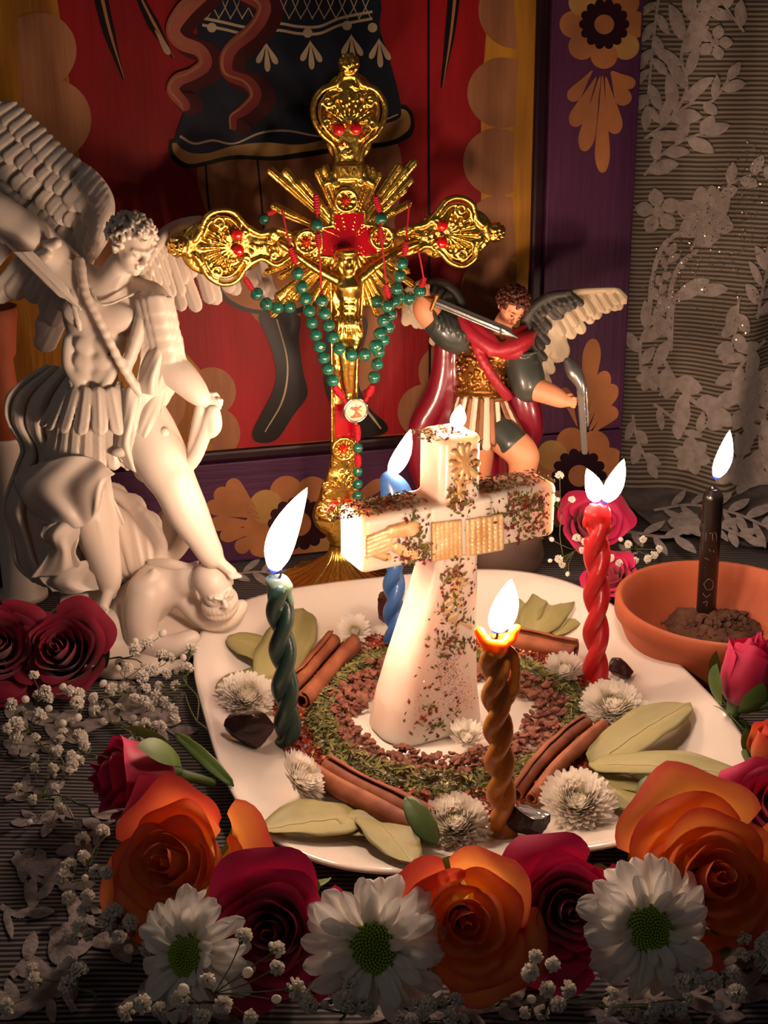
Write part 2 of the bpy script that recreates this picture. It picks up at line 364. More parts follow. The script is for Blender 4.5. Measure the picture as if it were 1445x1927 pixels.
# the painted figure: legs, robe, hem, ribbons, boots
paint('painted_leg', [(382, 290), (398, 430), (480, 600), (560, 600), (640, 430), (735, 430), (742, 260), (560, 250)], 4, m_tan)
paint('painted_leg', [(640, 400), (640, 700), (700, 720), (740, 560), (735, 400)], 4, m_tan)
stroke('painted_seam', [(386, 300), (392, 380), (410, 520)], [4, 4, 4], 5, m_blackp)
stroke('painted_seam', [(484, 300), (490, 360), (496, 430)], [4, 4, 4], 5, m_blackp)
stroke('plank_seam', [(806, -20), (806, 200), (808, 600), (808, 820)], [5, 5, 5], 5, m_blackp)
paint('painted_hem', [(318, 272), (322, 298), (350, 316), (385, 312), (440, 300), (510, 302), (560, 298), (610, 290), (660, 282), (730, 275), (770, 258), (779, 232), (770, 205), (740, 200), (600, 230), (420, 260), (330, 262)], 6, m_blackp)
paint('painted_hem_band', [(324, 272), (330, 293), (355, 308), (388, 303), (440, 292), (510, 294), (560, 287), (610, 280), (660, 272), (728, 266), (762, 250), (772, 230), (762, 207), (730, 210), (600, 240), (420, 260), (335, 268)], 7, m_petyl)
paint('painted_robe', [(402, -20), (372, 110), (345, 210), (330, 262), (352, 285), (390, 288), (440, 274), (500, 268), (560, 272), (620, 260), (690, 240), (744, 226), (754, 205), (740, 140), (715, 60), (688, -20)], 8, m_navy)
stroke('painted_silver_line', [(338, 256), (365, 270), (400, 264), (440, 270), (490, 250), (540, 246), (600, 256), (650, 250), (700, 235), (748, 215)], [5, 4, 4, 3, 4, 4, 3, 3, 3, 2], 9, m_cream)
for dy in (0, 13): stroke('painted_silver_line', [(380, 34 + dy), (420, 42 + dy), (470, 52 + dy), (520, 44 + dy), (560, 50 + dy), (600, 50 + dy), (640, 34 + dy), (700, 22 + dy)], [5] * 8, 9, m_cream)
for x in range(400, 700, 22):
    stroke('painted_lattice_line', [(x - 12, 36), (x + 2, 12), (x + 14, -20)], [2, 2, 2], 9, m_cream); stroke('painted_lattice_line', [(x + 12, 36), (x, 12), (x - 12, -20)], [2, 2, 2], 9, m_cream)
for x, y in ((398, 52), (578, 62), (652, 48), (700, 52)):
    disc('painted_dot', x, y, 9, 10, m_cream)
def drop(name, x0, y0, x1, y1, w, lay, m, w0=-.7):
    d = np.array([x1 - x0, y1 - y0], float); L = np.linalg.norm(d); d /= L; q = np.array([-d[1], d[0]])
    S_ = [(0, .06), (.3, .22), (.6, .42), (.85, .5), (1, .22), (1, -.22), (.85, -.5), (.6, -.42), (.3, -.22), (0, -.06)]
    return paint(name, [tuple(np.array([x0, y0]) + d * L * a + q * w * b) for a, b in S_], lay, m, 3, w0)
for x, y in ((500, 82), (583, 78), (660, 66), (712, 74)):
    for dx, dy in ((-16, 36), (3, 52), (20, 38)): drop('painted_drop', x, y, x + dx, y + dy, 11, 10, m_cream)
for pth in ([(390, -20), (345, 20), (325, 55), (340, 80), (375, 95), (385, 120), (360, 140), (335, 150), (325, 170), (345, 195), (350, 208)],
            [(440, -20), (490, 5), (492, 30), (470, 60), (440, 85), (425, 110), (430, 140), (465, 155), (480, 180), (460, 205), (440, 220), (440, 245)]):
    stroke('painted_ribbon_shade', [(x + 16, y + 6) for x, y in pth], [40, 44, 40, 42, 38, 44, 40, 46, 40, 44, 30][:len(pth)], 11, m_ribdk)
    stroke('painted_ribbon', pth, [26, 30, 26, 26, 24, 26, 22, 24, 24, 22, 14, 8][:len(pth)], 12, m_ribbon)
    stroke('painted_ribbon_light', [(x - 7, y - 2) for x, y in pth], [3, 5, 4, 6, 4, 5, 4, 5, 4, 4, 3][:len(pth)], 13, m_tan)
for pth, w in (([(186, -20), (205, 60), (232, 150)], [26, 22, 3]), ([(255, -20), (288, 45), (325, 108)], [12, 22, 5]), ([(855, -20), (845, 70), (830, 165)], [26, 20, 4])):
    stroke('painted_spear', pth, w, 6, m_blackp); stroke('painted_spear_light', [(x + 2, y) for x, y in pth], [i * .25 for i in w], 7, m_tan)
drop('painted_drop', 292, 58, 318, 102, 12, 8, m_cream)
paint('painted_boot_cuff', [(408, 540), (430, 572), (480, 590), (560, 590), (608, 560), (600, 520), (520, 500), (430, 520)], 7, m_blackp)
paint('painted_boot_cuff_band', [(415, 538), (436, 565), (482, 582), (556, 580), (598, 555), (592, 522), (520, 506), (434, 524)], 8, m_petor)
paint('painted_boot', [(488, 590), (505, 640), (518, 690), (515, 730), (490, 780), (474, 815), (485, 832), (520, 826), (552, 780), (578, 742), (570, 700), (562, 640), (560, 592)], 9, m_blackp)
stroke('painted_boot_light', [(520, 600), (540, 680), (532, 750), (498, 812)], [3, 3, 4, 2], 10, m_cream)
paint('painted_boot', [(620, 600), (608, 700), (625, 770), (660, 820), (715, 818), (728, 800), (690, 760), (672, 700), (690, 600)], 9, m_blackp)
stroke('painted_boot_light', [(680, 760), (700, 785), (716, 806)], [3, 5, 3], 10, m_cream)
# painted flowers on the frame
def bloom(cx, cy, r, n, a0=0, w0=0.0, sq=1.0):
    for i in range(n):
        a = a0 + 2 * math.pi * i / n; disc('painted_petal', cx + r * math.cos(a), cy + r * sq * math.sin(a), r * .44, 1 + i % 3, m_petyl if i % 4 == 1 else m_petor, w0)
    for i in range(14):
        a = 2 * math.pi * i / 14; drop('painted_petal_notch', cx, cy, cx + r * .8 * math.cos(a), cy + r * .8 * sq * math.sin(a), r * .3, 5, m_trimdark, w0)
    disc('painted_flower_core', cx, cy, r * .62, 5, m_trimdark, w0, ry=r * .62 * sq); disc('painted_flower_eye', cx, cy, r * .32, 6, m_petor, w0)
bloom(1136, 46, 58, 8); bloom(1089, 895, 64, 9, .3); bloom(562, 985, 72, 9, .2, sq=.85); bloom(1000, 1010, 60, 8, .1)
for x0, y0, x1, y1, w in ((1113, 134, 1072, 188, 26), (1120, 148, 1078, 236, 30), (1128, 148, 1098, 282, 30), (1133, 148, 1133, 322, 28), (1140, 148, 1158, 250, 32), (1150, 136, 1178, 196, 32), (1152, 134, 1192, 162, 24),
                          (1098, 800, 1116, 640, 34), (1104, 800, 1140, 700, 30), (1110, 808, 1156, 725, 30), (1114, 815, 1158, 768, 28), (1085, 800, 1060, 730, 20),
                          (480, 955, 430, 905, 30), (484, 966, 405, 925, 34), (486, 974, 390, 950, 30), (488, 984, 396, 985, 28), (490, 994, 415, 1010, 26), (494, 1000, 445, 1035, 28), (500, 1004, 478, 1044, 26),
                          (640, 960, 720, 905, 24), (650, 970, 735, 940, 24), (650, 985, 740, 980, 22), (660, 1000, 730, 1010, 22)):
    drop('painted_leaf', x0, y0, x1, y1, w, 3, m_petor, 0.0)

# ---- the lace drape behind, and the lace cloth on the table
m_net = mat('drape_net', '8C8072', .75, c2='6F6558', vs=40, bump=.2, bs=120); m_lace = mat('lace_thread', 'AEA29B', .8, c2='988C86', vs=150, bump=.8, bs=500, sheen=.3)
m_lace2 = mat('lace_thread_table', '9E9290', .8, c2='7B706E', vs=150, bump=.8, bs=500, sheen=.3)
def ribs(m, dark, light, scale, axis, dist=.6, w=(.40, .62)):
    nt = m.node_tree; N = nt.nodes; L = nt.links; tc = N.new('ShaderNodeTexCoord'); wv = N.new('ShaderNodeTexWave'); wv.bands_direction = axis
    wv.inputs['Scale'].default_value = scale; wv.inputs['Distortion'].default_value = dist; wv.inputs['Detail'].default_value = 2; wv.inputs['Detail Scale'].default_value = .25
    L.new(tc.outputs['Object'], wv.inputs[0]); r = N.new('ShaderNodeValToRGB'); r.color_ramp.elements[0].position = w[0]; r.color_ramp.elements[1].position = w[1]
    r.color_ramp.elements[0].color = srgb(dark); r.color_ramp.elements[1].color = srgb(light); L.new(wv.outputs['Fac'], r.inputs[0]); b = N['Principled BSDF']
    L.new(r.outputs[0], b.inputs['Base Color']); bp = N.new('ShaderNodeBump'); bp.inputs['Strength'].default_value = .5; bp.inputs['Distance'].default_value = .0006
    L.new(wv.outputs['Fac'], bp.inputs['Height']); L.new(bp.outputs[0], b.inputs['Normal'])
ribs(m_net, '433B30', '877C6E', 95, 'Z', 1.2); m_tab = mat('ribbed_table_lace', '2A2830', .8); ribs(m_tab, '100E14', '6C6665', 105, 'Y', 1.5, (.45, .66))
m_tab2 = mat('puddled_lace', '766E6A', .85, c2='544E4C', vs=50, bump=1.0, bs=70, bstretch=(1, 2, 1))
def DY(x, z):                  # depth of the drape
    y = 39 + .55 * math.sin(x * .42 + 1.2 + z * .02) + .35 * math.sin(x * .9 + z * .05) - 2.6 * math.exp(-((x - 26 - z * .12) / 2.2) ** 2)
    return y
nx, nz = 90, 50; vs = []; NP = 9
for i in range(nx):
    x = -32 + 70 * i / (nx - 1)
    for j in range(nz):
        t = j / (nz - 1); z = .25 + 46 * max(0, t - .16) / .84; b = max(0, .16 - t) / .16
        fw = 9 * min(1, max(.2, (x - 17.5) / 2.5)); vs.append((x, DY(x, z) - fw * b - 2.2 * math.exp(-z / 1.5) * (1 if b == 0 else 1), z + (.45 * math.sin(x * .8 + b * 4) * b * (1 - b) * 3 + .1) * (b > 0)))
drape = thing('lace_drape', 'cream lace drape with woven flowers hanging behind the purple frame', 'curtain', (22, 36, 0)); drape['label'] = 'cream lace drape with woven flowers hanging behind the purple frame'
FF = gridf(nx, nz); mk('net_panel', vs, [f for f in FF if f[0] % nz >= NP - 1], m_net, drape); mk('puddled_hem', vs, [f for f in FF if f[0] % nz < NP - 1], m_tab2, drape)
def table_z(x, y): return .06 * math.sin(x * .5 + y * .3) + .05 * math.sin(y * .9 - x * .2) + 0 - .2
nx, ny = 90, 80
cloth = thing('lace_tablecloth', 'dark ribbed tablecloth with pale woven lace scrolls under the plate', 'tablecloth', (0, 0, 0))
mk('ribbed_ground', [(-45 + 90 * i / (nx - 1), -32 + 74 * j / (ny - 1), table_z(-45 + 90 * i / (nx - 1), -32 + 74 * j / (ny - 1))) for i in range(nx) for j in range(ny)], [f[::-1] for f in gridf(nx, ny)], m_tab, cloth)
def onc(px, py):
    y = 38.
    for _ in range(12): p = V(px, py, y); y = .5 * y + .5 * (DY(p[0], p[2]) - 2.2 * math.exp(-max(p[2], 0) / 1.5))
    p = V(px, py, y - .12); p[2] = max(p[2], .5); return p
def ont(px, py): p = G(px, py, 0); return np.array([p[0], p[1], table_z(p[0], p[1]) + .07])
def onp(px, py): return G(px, py, .82)
def petalpoly(mb, on, x0, y0, x1, y1, w, curl=0.0):
    d = np.array([x1 - x0, y1 - y0], float); L = np.linalg.norm(d) + 1e-6; d /= L; q = np.array([-d[1], d[0]]); c = np.array([x0, y0]); k = 9; A = []; B = []; M_ = []
    for i in range(k):
        t = i / (k - 1); ww = w * .5 * math.sin(math.pi * min(1, t * .93 + .05)) ** .75; o = c + d * L * t + q * curl * L * math.sin(math.pi * t * .5) ** 2
        A.append(on(*(o + q * ww))); B.append(on(*(o - q * ww))); M_.append(on(*o) + (np.array([0, -.07, .03]) if on is onc else np.array([0, 0, .05])))
    v = A + M_ + B; F = [(i, k + i, k + i + 1, i + 1) for i in range(k - 1)] + [(k + i, 2 * k + i, 2 * k + i + 1, k + i + 1) for i in range(k - 1)]
    mb.add(v, F)
def spray(mb, on, path, leaf, wd, sp, stem=5, side=(1, -1), curl=.15):
    P_ = spline(np.array(path, float), 8)
    for i in range(len(P_) - 1): petalpoly_seg(mb, on, P_[i], P_[i + 1], stem)
    s = np.concatenate([[0], np.cumsum(np.linalg.norm(np.diff(P_, axis=0), axis=1))]); t = sp * .5; k = 0
    while t < s[-1]:
        i = min(np.searchsorted(s, t), len(P_) - 1); T = nrm(P_[i] - P_[i - 1]) if i else nrm(P_[1] - P_[0]); q = np.array([-T[1], T[0]]); sd = side[k % len(side)]
        dr = nrm(T * R.uniform(.5, 1.0) + q * sd * R.uniform(.7, 1.1)); L = leaf * R.uniform(.75, 1.2)
        petalpoly(mb, on, *P_[i], *(P_[i] + dr * L), wd * R.uniform(.8, 1.2), curl * sd * -1); t += sp * R.uniform(.8, 1.2); k += 1
    T = nrm(P_[-1] - P_[-3]); petalpoly(mb, on, *P_[-1], *(P_[-1] + T * leaf), wd)
def petalpoly_seg(mb, on, a, b, w):
    d = nrm(b - a); q = np.array([-d[1], d[0]]) * w / 2; mb.add([on(*(a + q)), on(*(a - q)), on(*(b - q)), on(*(b + q))], [(0, 1, 2, 3)])
def lflower(mb, on, cx, cy, r, n, a0=0, sq=1.0):
    for i in range(n):
        a = a0 + 2 * math.pi * i / n; petalpoly(mb, on, cx + r * .22 * math.cos(a), cy + r * .22 * math.sin(a), cx + r * math.cos(a), cy + r * sq * math.sin(a), r * .66)
    for i in range(5): a = a0 + i * 1.256; petalpoly(mb, on, cx, cy, cx + r * .3 * math.cos(a), cy + r * .3 * math.sin(a), r * .3)
mb = MB()
for pth, lf, wd, sp, st in (([(1212, 262), (1262, 222), (1292, 165), (1282, 105), (1300, 45), (1330, -10)], 62, 26, 24, 6), ([(1262, 222), (1300, 195), (1340, 190), (1370, 150)], 40, 20, 26, 5),
        ([(1212, 330), (1245, 290), (1290, 262), (1325, 250)], 50, 24, 24, 5), ([(1222, 590), (1228, 520), (1250, 460), (1300, 425)], 20, 10, 200, 9), ([(1258, 605), (1262, 545), (1278, 500), (1300, 480)], 18, 9, 200, 9),
        ([(1236, 585), (1245, 530), (1262, 480)], 26, 14, 14, 4), ([(1258, 605), (1262, 660), (1270, 560), (1310, 548)], 60, 26, 60, 7), ([(1206, 700), (1206, 640), (1230, 600)], 48, 22, 22, 6),
        ([(1250, 680), (1280, 730), (1320, 765), (1345, 760)], 62, 30, 26, 8), ([(1425, 600), (1432, 560), (1445, 500)], 55, 20, 16, 5), ([(1390, 560), (1385, 620), (1376, 650)], 40, 22, 18, 5), ([(1440, 640), (1400, 680), (1380, 720), (1400, 780)], 50, 24, 18, 6),
        ([(1300, 470), (1360, 360), (1410, 330), (1445, 315)], 42, 24, 26, 5), ([(1230, 760), (1270, 790), (1300, 820), (1330, 800)], 36, 18, 20, 6), ([(1360, 830), (1390, 860), (1380, 900), (1400, 850)], 40, 20, 16, 6), ([(1400, 60), (1370, 20), (1350, -15)], 44, 22, 20, 5),
        ([(1445, 760), (1430, 820), (1436, 900)], 50, 24, 18, 6), ([(1240, -10), (1232, 50), (1225, 120), (1218, 200)], 46, 20, 22, 5), ([(1190, 780), (1200, 830), (1220, 870)], 34, 18, 22, 5)):
    spray(mb, onc, pth, lf, wd, sp, st)
lflower(mb, onc, 1326, 408, 58, 6, .4); lflower(mb, onc, 1222, 712, 26, 6); lflower(mb, onc, 1238, 398, 44, 5, .8); lflower(mb, onc, 1430, 730, 46, 6); lflower(mb, onc, 1302, 858, 36, 6, .3); lflower(mb, onc, 1345, 80, 34, 5); lflower(mb, onc, 1410, 900, 40, 6)
for i in range(5): petalpoly_seg(mb, onc, np.array([1240 + i * 9, 745 - i * 3.]), np.array([1256 + i * 9, 722 - i * 3.]), 5)
mb.put('lace_pattern', m_lace, drape, kind='stuff')
mb = MB(); RR = random.Random(5)
for pth, lf, wd, sp, st in (([(20, 1830), (60, 1800), (100, 1840), (70, 1890), (30, 1880)], 60, 26, 26, 14), ([(30, 1600), (70, 1650), (120, 1660), (150, 1700)], 50, 22, 22, 10), ([(140, 1900), (110, 1830), (150, 1760), (210, 1770)], 60, 28, 26, 14),
        ([(10, 1500), (60, 1480), (110, 1500), (100, 1540), (60, 1545)], 40, 18, 22, 10), ([(0, 1700), (40, 1720), (70, 1690)], 50, 20, 22, 12), ([(60, 1400), (120, 1380), (180, 1340), (240, 1330)], 44, 22, 22, 8), ([(220, 1900), (260, 1870), (320, 1890), (400, 1910)], 60, 26, 30, 10),
        ([(700, 1915), (800, 1890), (900, 1900), (1000, 1880)], 50, 24, 30, 8), ([(1100, 1900), (1200, 1880), (1320, 1860), (1420, 1800)], 70, 30, 30, 12), ([(1330, 1920), (1380, 1870), (1445, 1850)], 60, 26, 28, 10), ([(1445, 1760), (1400, 1800), (1390, 1850)], 50, 22, 22, 8),
        ([(10, 1290), (60, 1350), (130, 1360)], 50, 22, 24, 6), ([(200, 1260), (260, 1330), (330, 1380)], 44, 22, 22, 6), ([(280, 1500), (180, 1560), (120, 1620)], 50, 24, 24, 8), ([(1180, 1000), (1260, 1010), (1330, 985), (1400, 1010)], 44, 16, 18, 6), ([(1230, 960), (1300, 950), (1380, 965), (1440, 990)], 50, 16, 18, 5),
        ([(1200, 1040), (1150, 1050)], 30, 14, 18, 4), ([(430, 1080), (500, 1075), (540, 1090)], 40, 14, 16, 4)):
    spray(mb, onp if pth[0][0] > 1150 and pth[0][1] < 1045 else ont, pth, lf, wd, sp, st)
for cx, cy, r in ((60, 1620, 40), (40, 1400, 36), (130, 1760, 40), (1290, 985, 34), (300, 1350, 36), (850, 1905, 40)): lflower(mb, onp if cy < 1000 else ont, cx, cy, r, 6, .2, .6)
mb.put('lace_pattern', m_lace2, cloth, kind='stuff')
# glitter caught in the drape
m_glit = mat('glitter', 'FFF1DC', .3, metal=1.0); mb = MB()
for i in range(700):
    t = R.random(); x = 1225 + 225 * t + R.gauss(0, 12); y = 560 - 260 * t + R.gauss(0, 45) if i % 3 else R.uniform(420, 640)
    if x > 1440 or x < 1208: continue
    p = onc(x, y) + np.array([0, -.1, 0]); a, b, _ = frame_of((R.gauss(0, .6), -1, R.gauss(-.3, .5))); s = R.uniform(.03, .085); mb.add([p + a * s, p + b * s, p - a * s, p - b * s], [(0, 1, 2, 3)])
mb.put('glitter', m_glit, drape, kind='stuff', smooth=False)
t_ = mk('table_top', [(-46, -34, -2.4), (46, -34, -2.4), (46, 43.5, -2.4), (-46, 43.5, -2.4), (-46, -34, -.42), (46, -34, -.42), (46, 43.5, -.42), (-46, 43.5, -.42)], [(3, 2, 1, 0), (4, 5, 6, 7), (0, 1, 5, 4), (1, 2, 6, 5), (2, 3, 7, 6), (3, 0, 4, 7)], m_ground, smooth=False)
tag(t_, 'dark table top under the lace cloth', 'table')
for sx_, sy_ in ((-42, -30), (42, -30), (-42, 40), (42, 40)): slab_leg = mk('leg', [(sx_ + a * 2.5, sy_ + b * 2.5, z) for z in (-75, -2.4) for a, b in ((-1, -1), (1, -1), (1, 1), (-1, 1))], [(3, 2, 1, 0), (4, 5, 6, 7), (0, 1, 5, 4), (1, 2, 6, 5), (2, 3, 7, 6), (3, 0, 4, 7)], m_ground, t_, smooth=False)
m_wall = mat('wall_plaster', '4A423C', .9, c2='3C3530', vs=4); m_floor = mat('floor_boards', '3A2A20', .6, c2='2A1E18', vs=6)
def room(name, lo, hi, m):
    o = mk(name, [(x, y, z) for z in (lo[2], hi[2]) for x, y in ((lo[0], lo[1]), (hi[0], lo[1]), (hi[0], hi[1]), (lo[0], hi[1]))], [(3, 2, 1, 0), (4, 5, 6, 7), (0, 1, 5, 4), (1, 2, 6, 5), (2, 3, 7, 6), (3, 0, 4, 7)], m, smooth=False); o['kind'] = 'structure'
room('floor', (-200, -200, -85), (200, 60, -75), m_floor); room('wall_back', (-200, 46, -75), (200, 60, 190), m_wall)

# ================================================================ PLATE AND WHAT LIES ON IT
m_china = mat('white_china', 'EFE6DA', .12, coat=.6, bump=.05, bs=30)
PC = np.array([3.62, 2.32]); PA = math.radians(15); PRX, PRY, PN_ = 13.2, 15.4, 3.4
def ploc(x, y):
    dx, dy = x - PC[0], y - PC[1]; return dx * math.cos(PA) + dy * math.sin(PA), -dx * math.sin(PA) + dy * math.cos(PA)
PROF = [(0, .5), (.7, .5), (.8, .62), (.88, .95), (.95, 1.35), (.985, 1.52), (1.0, 1.52), (1.004, 1.42), (.99, 1.28), (.94, 1.0), (.86, .5), (.78, .2), (.7, .12), (.68, 0), (.64, 0), (.62, .15), (0, .15)]
def plate_z(x, y):
    a, b = ploc(x, y); s = ((abs(a) / PRX) ** PN_ + (abs(b) / PRY) ** PN_) ** (1 / PN_)
    return float(np.interp(s, [q[0] for q in PROF[:7]], [q[1] for q in PROF[:7]])) if s <= 1.02 else 0.0
def GP(px, py, dz=0.0):        # a place on the plate under that pixel
    z = .5
    for _ in range(6): p = G(px, py, z + dz); z = plate_z(p[0], p[1])
    return np.array([p[0], p[1], z + dz])
vs = []; seg = 208
for s, z in PROF:
    for k in range(seg):
        t = 2 * math.pi * k / seg; c, d = math.cos(t), math.sin(t); r = (abs(c) ** PN_ + abs(d) ** PN_) ** (-1 / PN_); a, b = r * c * PRX * s, r * d * PRY * s
        vs.append((PC[0] + a * math.cos(PA) - b * math.sin(PA), PC[1] + a * math.sin(PA) + b * math.cos(PA), z))
n = len(PROF); plate = mk('serving_plate', vs, [(i * seg + k, i * seg + (k + 1) % seg, (i + 1) * seg + (k + 1) % seg, (i + 1) * seg + k)[::-1] for i in range(n - 1) for k in range(seg)], m_china, o=(PC[0], PC[1], 0))
tag(plate, 'white china plate with rounded corners holding the candles and spices', 'plate')

# ---- spice ring
m_seed = mat('seed_brown', '96604A', .75, c2='6A3A2A', vs=160, bump=.6, bs=400); m_herb = mat('dried_herb', '9A9458', .85, c2='5E6238', vs=120); m_herb2 = mat('pale_herb_stalk', 'A59A62', .8)
m_chili = mat('chili_flake', '7E1E12', .55, c2='C8562A', vs=150, vmix=(.45, .7)); m_chseed = mat('chili_seed', 'D69A52', .6)
RC = np.array([3.3, 1.1]); R = random.Random(11)
ring = thing('spice_ring', 'ring of brown seeds, green herbs and red chili flakes around the wax cross', 'spices', (RC[0], RC[1], .5))
bm = bmesh.new(); bmesh.ops.create_icosphere(bm, subdivisions=1, radius=1)
seedm = []
for k in range(5):
    v, f = ico(1, 1); v = v * (R.uniform(.85, 1.1), R.uniform(.55, .75), R.uniform(.3, .45)); v += np.array([[R.gauss(0, .05) for _ in range(3)] for _ in v]); seedm.append(mesh('seed', v * U, f, m_seed, smooth=False))
def ringpt(r0, r1, bias=1.0):
    a = R.uniform(0, 2 * math.pi); r = 1.06 * (r0 + (r1 - r0) * R.random()); wob = 1 + .05 * math.sin(3 * a + 1) + .03 * math.sin(7 * a)
    return RC[0] + r * wob * math.cos(a), RC[1] + r * wob * 1.0 * math.sin(a)
sm = MB()
_e = Plane((0, 0, 0), 27); _o = G(800, 1403, .5) - _e.ew * 2.0
def clear(q): d = np.array([q[0], q[1], 0]) - _o * (1, 1, 0); return not (-2.6 < d @ _e.eu < 3.6 and abs(d @ _e.ew) < 2.25)
cand = [q for q in (ringpt(4.1, 6.0) for _ in range(1150)) if clear(q)]
cand.sort(key=lambda q: q[1])
for i, (x, y) in enumerate(cand):
    lay = R.choice((0, 0, .22, .4)); s = R.uniform(.22, .34); q = quat_z((R.gauss(0, .5), R.gauss(0, .5), 1), R.uniform(0, 6.28)); loc = np.array([x, y, .5 + s * .85 + lay])
    if i < 300: inst('seed', seedm[i % 5], ring, loc - ORG[ring.name], q, s)
    else: v = np.array([(x_.co) for x_ in seedm[i % 5].vertices]) / U; M3 = np.array(q.to_matrix()); sm.add(v @ M3.T * s + loc, [tuple(p.vertices) for p in seedm[i % 5].polygons])
sm.put('seed_bed', m_seed, ring, kind='stuff', smooth=False)
def flakes(name, m, n, r0, r1, ls, ws, zt, seed, leafy=True):
    R.seed(seed); mb = MB()
    for _ in range(n):
        x, y = ringpt(r0, r1); c = (r0 + r1) / 2; h = zt * max(.15, 1 - abs(math.hypot(x - RC[0], y - RC[1]) - c) / ((r1 - r0) * .6)); z = .62 + R.random() ** .6 * h
        a = R.uniform(0, 6.28); L = R.uniform(*ls); w = R.uniform(*ws); d = nrm((math.cos(a), math.sin(a), R.gauss(0, .4))); p, q, _ = frame_of(d, (R.gauss(0, .6), R.gauss(0, .6), 1)); o = np.array([x, y, max(z, .53 + abs(d[2]) * L / 2 + w * .5)])
        mb.add([o - d * L / 2, o + p * w / 2 + q * w * .2, o + d * L / 2, o - p * w / 2 + q * w * .2, o + q * w * -.1], [(0, 1, 4), (1, 2, 4), (2, 3, 4), (3, 0, 4)])
    return mb.put(name, m, ring, kind='stuff', smooth=False)
flakes('herb_flakes', m_herb, 4200, 5.75, 7.6, (.3, .85), (.08, .28), .8, 3); flakes('herb_stalks', m_herb2, 420, 5.8, 7.6, (.4, 1.3), (.03, .06), .85, 4)
flakes('chili_flakes', m_chili, 3400, 7.2, 9.0, (.18, .5), (.14, .32), .45, 5); flakes('chili_seeds', m_chseed, 700, 7.2, 9.0, (.16, .27), (.15, .24), .48, 6)

# ---- bay leaves
m_bay = mat('bay_leaf', 'A09A66', .55, spec=.4); uvramp(m_bay, [(0, 'A29C66'), (.5, 'B2AA74'), (1, '96905A')], 0, .12, .25)
def leafmesh(L, w, bend=.1, wave=.06, nu=17, nv=9, fold=.12, twist=0.0, tipsh=.85, seed=0):
    rr = random.Random(seed); ph = rr.uniform(0, 6); v = []; uv = []
    for i in range(nu):
        t = i / (nu - 1); hw = w / 2 * (math.sin(math.pi * min(1, t ** tipsh)) ** .5 if 0 < t < 1 else .02)
        for j in range(nv):
            s = -1 + 2 * j / (nv - 1); e = abs(s) ** 2; rag = 1 + .03 * math.sin(23 * t + ph * (1 + s))
            z = bend * L * math.sin(math.pi * t) * .6 + fold * abs(s) * hw + wave * w * math.sin(9 * t + ph + s) * e + .012 * w * math.cos(34 * t - 6 * abs(s)) * (1 - e)
            if j == nv // 2: z -= .02 * w
            a = twist * t; y = s * hw * rag; v.append((L * t, y * math.cos(a) - z * math.sin(a) * 0, z + y * math.sin(a))); uv.append(((s + 1) / 2, t))
    return np.array(v), nu, nv, np.array(uv)
def lay_leaf(name, m, p0, p1, w, parent=None, seed=0, roll=0.0, rib=None, **k):
    d = p1 - p0; L = np.linalg.norm(d); v, nu, nv, uv = leafmesh(L, w, seed=seed, **k); a, b, c = frame_of(d); a, b = -a, b   # a sideways, b up
    a2 = a * math.cos(roll) + b * math.sin(roll); b2 = -a * math.sin(roll) + b * math.cos(roll)
    X = p0 + v[:, :1] * c + v[:, 1:2] * a2 + v[:, 2:] * b2; T, F = thicken(X, nu, nv, .035)
    o = mk(name, T, F, m, parent, uv=np.vstack([uv, uv]), **({} if parent is not None else dict(o=p0)))
    if rib is not None:
        mid = X.reshape(nu, nv, 3)[:, nv // 2] + b2 * .03; vv, ff = tube(mid, np.linspace(.045, .012, nu), 5); mk('midrib', vv, ff, rib, o)
    return o
m_rib = mat('bay_midrib', 'B9AE7C', .6)
BL = [((560, 1265), (430, 1198), 2.3, .15, 'olive bay leaf under the green candle, rounded end pointing at the statue'), ((505, 1300), (572, 1146), 2.7, .25, 'upright bay leaf leaning behind the green candle'),
      ((545, 1262), (408, 1300), 1.9, .08, 'bay leaf half hidden by the mum left of the green candle'), ((700, 1538), (490, 1562), 2.5, .15, 'largest bay leaf on the plate edge above the left orange rose'),
      ((732, 1572), (640, 1532), 1.9, .45, 'small round bay leaf lying across two others near the bottom cinnamon stick'), ((690, 1522), (778, 1628), 2.0, .2, 'bay leaf hanging over the front rim beside the big daisy'),
      ((975, 1190), (1005, 1090), 2.2, .2, 'left leaf of the three bay leaves behind the yellow candle'), ((1000, 1198), (1068, 1098), 2.5, .35, 'middle leaf of the three bay leaves behind the yellow candle'),
      ((1045, 1198), (1115, 1106), 1.8, .15, 'right leaf of the three bay leaves, tip behind the red candle'), ((1112, 1445), (1298, 1322), 2.3, .55, 'bay leaf pointing up and right below the large mum'),
      ((1108, 1438), (1412, 1462), 2.0, .75, 'long ragged bay leaf whose tip crosses the right rim'), ((1105, 1455), (1215, 1528), 2.3, .2, 'bay leaf under the long ragged leaf beside the front right mum'),
      ((1150, 1462), (1296, 1505), 2.1, .12, 'bay leaf with its tip by the green rose leaf at right')]
for i, (a, b, w, dz, lab) in enumerate(BL):
    o = lay_leaf('bay_leaf', m_bay, GP(*a, dz), GP(*b, dz * .6 + .08), w * 1.18, None, seed=i, rib=m_rib, bend=.05, wave=.045); tag(o, lab, 'leaf', 'bay leaves on the plate')

